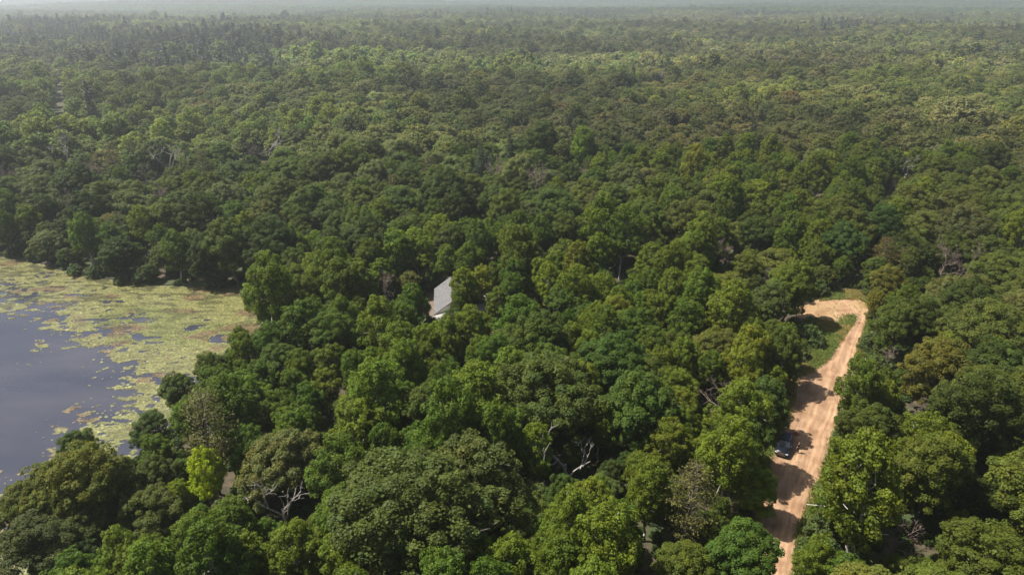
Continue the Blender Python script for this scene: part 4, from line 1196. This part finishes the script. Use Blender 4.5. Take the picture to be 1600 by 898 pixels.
    for s in (-1, 1):
        pane('side_window', [(s * .885, -.72, 1.15), (s * .885, .25, 1.15), (s * .735, .25, 1.6), (s * .735, -.22, 1.6)], .012)
        pane('side_window', [(s * .885, .33, 1.15), (s * .885, 1.25, 1.15), (s * .735, 1.25, 1.6), (s * .735, .33, 1.6)], .012)
        pane('side_window', [(s * .885, 1.33, 1.15), (s * .885, 2.1, 1.15), (s * .735, 1.9, 1.6), (s * .735, 1.33, 1.6)], .012)
        bm = bmesh.new(); box(bm, s * .95 - .02, s * .95 + .17 * s if s > 0 else s * .95 + .02, -.72, -.52, 1.10, 1.28) if s > 0 else box(bm, -1.12, -.93, -.72, -.52, 1.10, 1.28)
        bmesh.ops.bevel(bm, geom=list(bm.edges), offset=.04, segments=2, affect='EDGES'); part('mirror', bm, chrome, e)
        for y in (-.7, .3):
            bm = bmesh.new(); x0, x1 = sorted((s * .982, s * .972)); box(bm, x0, x1 + .004, y, y + .95, .45, .98); d = part('door', bm, paint, e)
            bm = bmesh.new(); x0, x1 = sorted((s * .985, s * 1.01)); box(bm, x0, x1, y + .72, y + .88, .90, .93); part('handle', bm, chrome, d)
        bm = bmesh.new(); x0, x1 = sorted((s * .52, s * .90)); box(bm, x0, x1, -2.43, -2.30, .72, .88); bmesh.ops.bevel(bm, geom=list(bm.edges), offset=.03, segments=2, affect='EDGES'); part('headlight', bm, lamp, e)
        bm = bmesh.new(); x0, x1 = sorted((s * .72, s * .93)); box(bm, x0, x1, 2.30, 2.44, .80, 1.08); part('tail_light', bm, red, e)
        for y in (-1.48, 1.48):
            bm = bmesh.new(); bmesh.ops.create_cone(bm, cap_ends=True, segments=28, radius1=.38, radius2=.38, depth=.25, matrix=Matrix.Translation((s * .87, y, .38)) @ Matrix.Rotation(R(90), 4, 'Y'))
            bmesh.ops.bevel(bm, geom=[ed for ed in bm.edges if ed.calc_face_angle(0) > .8], offset=.04, segments=2, affect='EDGES')
            tw = part('wheel', bm, rub, e)
            bm = bmesh.new(); bmesh.ops.create_cone(bm, cap_ends=True, segments=20, radius1=.25, radius2=.22, depth=.26, matrix=Matrix.Translation((s * .875, y, .38)) @ Matrix.Rotation(R(90) * s, 4, 'Y')); part('rim', bm, chrome, tw)
    bm = bmesh.new()
    for k in range(3): box(bm, -.46, .46, -2.44, -2.38, .66 + k * .09, .70 + k * .09)
    part('grille', bm, chrome, e)
    bm = bmesh.new(); box(bm, -.8, .8, -2.46, -2.34, .42, .56); bmesh.ops.bevel(bm, geom=list(bm.edges), offset=.03, segments=2, affect='EDGES'); bp_ = part('bumper', bm, blk, e)
    bm = bmesh.new(); box(bm, -.62, .62, -2.475, -2.44, .46, .49); part('bumper_trim', bm, chrome, bp_)
car()
# reddish cloth heap behind the car
def cloth():
    P = at(1240, 678)
    rg = np.random.RandomState(2); bm = bmesh.new(); n = 14
    g_ = [[bm.verts.new(((i / (n - 1) - .5) * 1.5, (j / (n - 1) - .5) * .9, max(.02, .28 * math.exp(-((i / (n - 1) - .5) ** 2 * 9 + (j / (n - 1) - .5) ** 2 * 9)) + .09 * (vnoise(np.array([i * .6]), np.array([j * .6]))[0])))) for i in range(n)] for j in range(n)]
    for j in range(n - 1):
        for i in range(n - 1): bm.faces.new((g_[j][i], g_[j][i + 1], g_[j + 1][i + 1], g_[j + 1][i]))
    bmesh.ops.solidify(bm, geom=list(bm.faces), thickness=.02)
    me = bpy.data.meshes.new('cloth_heap'); bm.to_mesh(me); bm.free(); me.materials.append(noise_mat('rust_cloth', (.28, .075, .035), (.36, .10, .05), 3, .9))
    o = bpy.data.objects.new('cloth_heap', me); COL.objects.link(o); o.location = (P[0], P[1], .02); o.rotation_euler = (0, 0, .2)
    tag(o, 'small rusty orange heap on the ground behind the parked car', 'cloth')
cloth()

# ------------------------------------------------------------------ person
def skin_body(name, joints, edges, root, m, parent=None, sub=2):
    me = bpy.data.meshes.new(name); me.from_pydata([j[:3] for j in joints], edges, [])
    o = bpy.data.objects.new(name, me); COL.objects.link(o); o.parent = parent
    sk = o.modifiers.new('skin', 'SKIN'); ss = o.modifiers.new('smooth', 'SUBSURF'); ss.levels = sub; ss.render_levels = sub
    for i, j in enumerate(joints):
        r = j[3]; me.skin_vertices[0].data[i].radius = (r, r) if not isinstance(r, tuple) else r
        me.skin_vertices[0].data[i].use_root = (i == root)
    me.materials.append(m)
    dg = bpy.context.evaluated_depsgraph_get(); ev = o.evaluated_get(dg); nm = bpy.data.meshes.new_from_object(ev)
    o.modifiers.clear(); o.data = nm
    for p in nm.polygons: p.use_smooth = True
    return o
def person():
    P = at(1246, 707)
    e = bpy.data.objects.new('person', None); COL.objects.link(e); e.location = (P[0], P[1], .012); e.rotation_euler = (0, 0, R(200))
    tag(e, 'person in dark clothes standing beside the parked car', 'person')
    skin = mat('skin', (.45, .28, .20), .6); dark = mat('black_shirt', (.015, .015, .018), .85); trs = mat('dark_trousers', (.03, .028, .035), .85); hair = mat('light_hair', (.28, .17, .09), .7); shoe = mat('shoes', (.05, .04, .04), .6)
    J = [(0, 0, .96, (.16, .11)), (0, 0, 1.12, (.145, .10)), (0, 0, 1.32, (.17, .11)), (0, .01, 1.44, (.11, .085)), (0, .01, 1.52, .055), (0, -.01, 1.60, .075), (0, -.015, 1.69, .085), (0, 0, 1.75, .06),
         (-.19, 0, 1.42, .06), (-.24, .02, 1.14, .045), (-.22, -.10, .92, .032), (.19, 0, 1.42, .06), (.25, .02, 1.14, .045), (.23, -.08, .92, .032),
         (-.10, 0, .86, .09), (-.11, -.02, .50, .062), (-.12, .02, .09, .042), (-.12, -.12, .045, .04), (.10, 0, .86, .09), (.13, .0, .50, .062), (.15, .04, .09, .042), (.16, -.10, .045, .04)]
    E = [(0, 1), (1, 2), (2, 3), (3, 4), (4, 5), (5, 6), (6, 7), (3, 8), (8, 9), (9, 10), (3, 11), (11, 12), (12, 13), (0, 14), (14, 15), (15, 16), (16, 17), (0, 18), (18, 19), (19, 20), (20, 21)]
    # hands: palm and five fingers each
    for w_, s in ((10, -1), (13, 1)):
        wx, wy, wz = J[w_][:3]; pi_ = len(J); J.append((wx, wy - .03, wz - .07, (.036, .016))); E.append((w_, pi_))
        for f, (dx, l) in enumerate(((-.03, .06), (-.011, .075), (.009, .07), (.028, .055))):
            a = len(J); J.append((wx + dx, wy - .04, wz - .12, .009)); J.append((wx + dx, wy - .06, wz - .12 - l * .5, .0085)); J.append((wx + dx, wy - .075, wz - .12 - l * .9, .007)); E += [(pi_, a), (a, a + 1), (a + 1, a + 2)]
        a = len(J); J.append((wx - s * .045, wy - .055, wz - .07, .010)); J.append((wx - s * .05, wy - .075, wz - .11, .009)); E += [(pi_, a), (a, a + 1)]
    skin_body('body', J, E, 0, skin, e)
    # face details
    bm = bmesh.new()
    for sx in (-.032, .032): bmesh.ops.create_uvsphere(bm, u_segments=10, v_segments=8, radius=.012, matrix=Matrix.Translation((sx, -.092, 1.685)))
    part('eyes', bm, mat('eyes', (.02, .02, .02), .2), e)
    sh = [(0, 0, 1.0, (.175, .125)), (0, 0, 1.14, (.165, .12)), (0, 0, 1.32, (.19, .13)), (0, .01, 1.43, (.13, .10)), (-.20, 0, 1.42, .075), (-.235, .015, 1.22, .062), (.20, 0, 1.42, .075), (.24, .015, 1.22, .062)]
    skin_body('shirt', sh, [(0, 1), (1, 2), (2, 3), (3, 4), (4, 5), (3, 6), (6, 7)], 0, dark, e)
    tr_ = [(0, 0, .97, (.172, .122)), (-.10, 0, .86, .102), (-.11, -.02, .50, .076), (-.12, .02, .12, .062), (.10, 0, .86, .102), (.13, .0, .50, .076), (.15, .04, .12, .062)]
    skin_body('trousers', tr_, [(0, 1), (1, 2), (2, 3), (0, 4), (4, 5), (5, 6)], 0, trs, e)
    for (x, y) in ((-.12, -.04), (.155, -.02)):
        bm = bmesh.new(); bmesh.ops.create_uvsphere(bm, u_segments=14, v_segments=8, radius=1, matrix=Matrix.Translation((x, y, .05)) @ Matrix.Diagonal((.055, .145, .055, 1)))
        part('shoe', bm, shoe, e, True)
    bm = bmesh.new(); bmesh.ops.create_uvsphere(bm, u_segments=18, v_segments=12, radius=1, matrix=Matrix.Translation((0, .022, 1.715)) @ Matrix.Diagonal((.100, .105, .105, 1)))
    part('hair', bm, hair, e, True)
person()

# ------------------------------------------------------------------ haze
bm = bmesh.new(); box(bm, -14000, 14000, -400, 14000, -60, 190)
me = bpy.data.meshes.new('haze'); bm.to_mesh(me); bm.free()
hz = bpy.data.objects.new('haze', me); COL.objects.link(hz)
mh = bpy.data.materials.new('haze'); mh.use_nodes = True
for n_ in list(mh.node_tree.nodes):
    if n_.type != 'OUTPUT_MATERIAL': mh.node_tree.nodes.remove(n_)
pv = N(mh, 'ShaderNodeVolumePrincipled'); pv.inputs['Color'].default_value = (.88, .94, 1.0, 1); pv.inputs['Density'].default_value = HAZE_DENSITY; pv.inputs['Anisotropy'].default_value = .6
L(mh, pv.outputs[0], [n_ for n_ in mh.node_tree.nodes if n_.type == 'OUTPUT_MATERIAL'][0].inputs['Volume'])
me.materials.append(mh); tag(hz, 'thin pale summer haze in the air', kind='stuff')
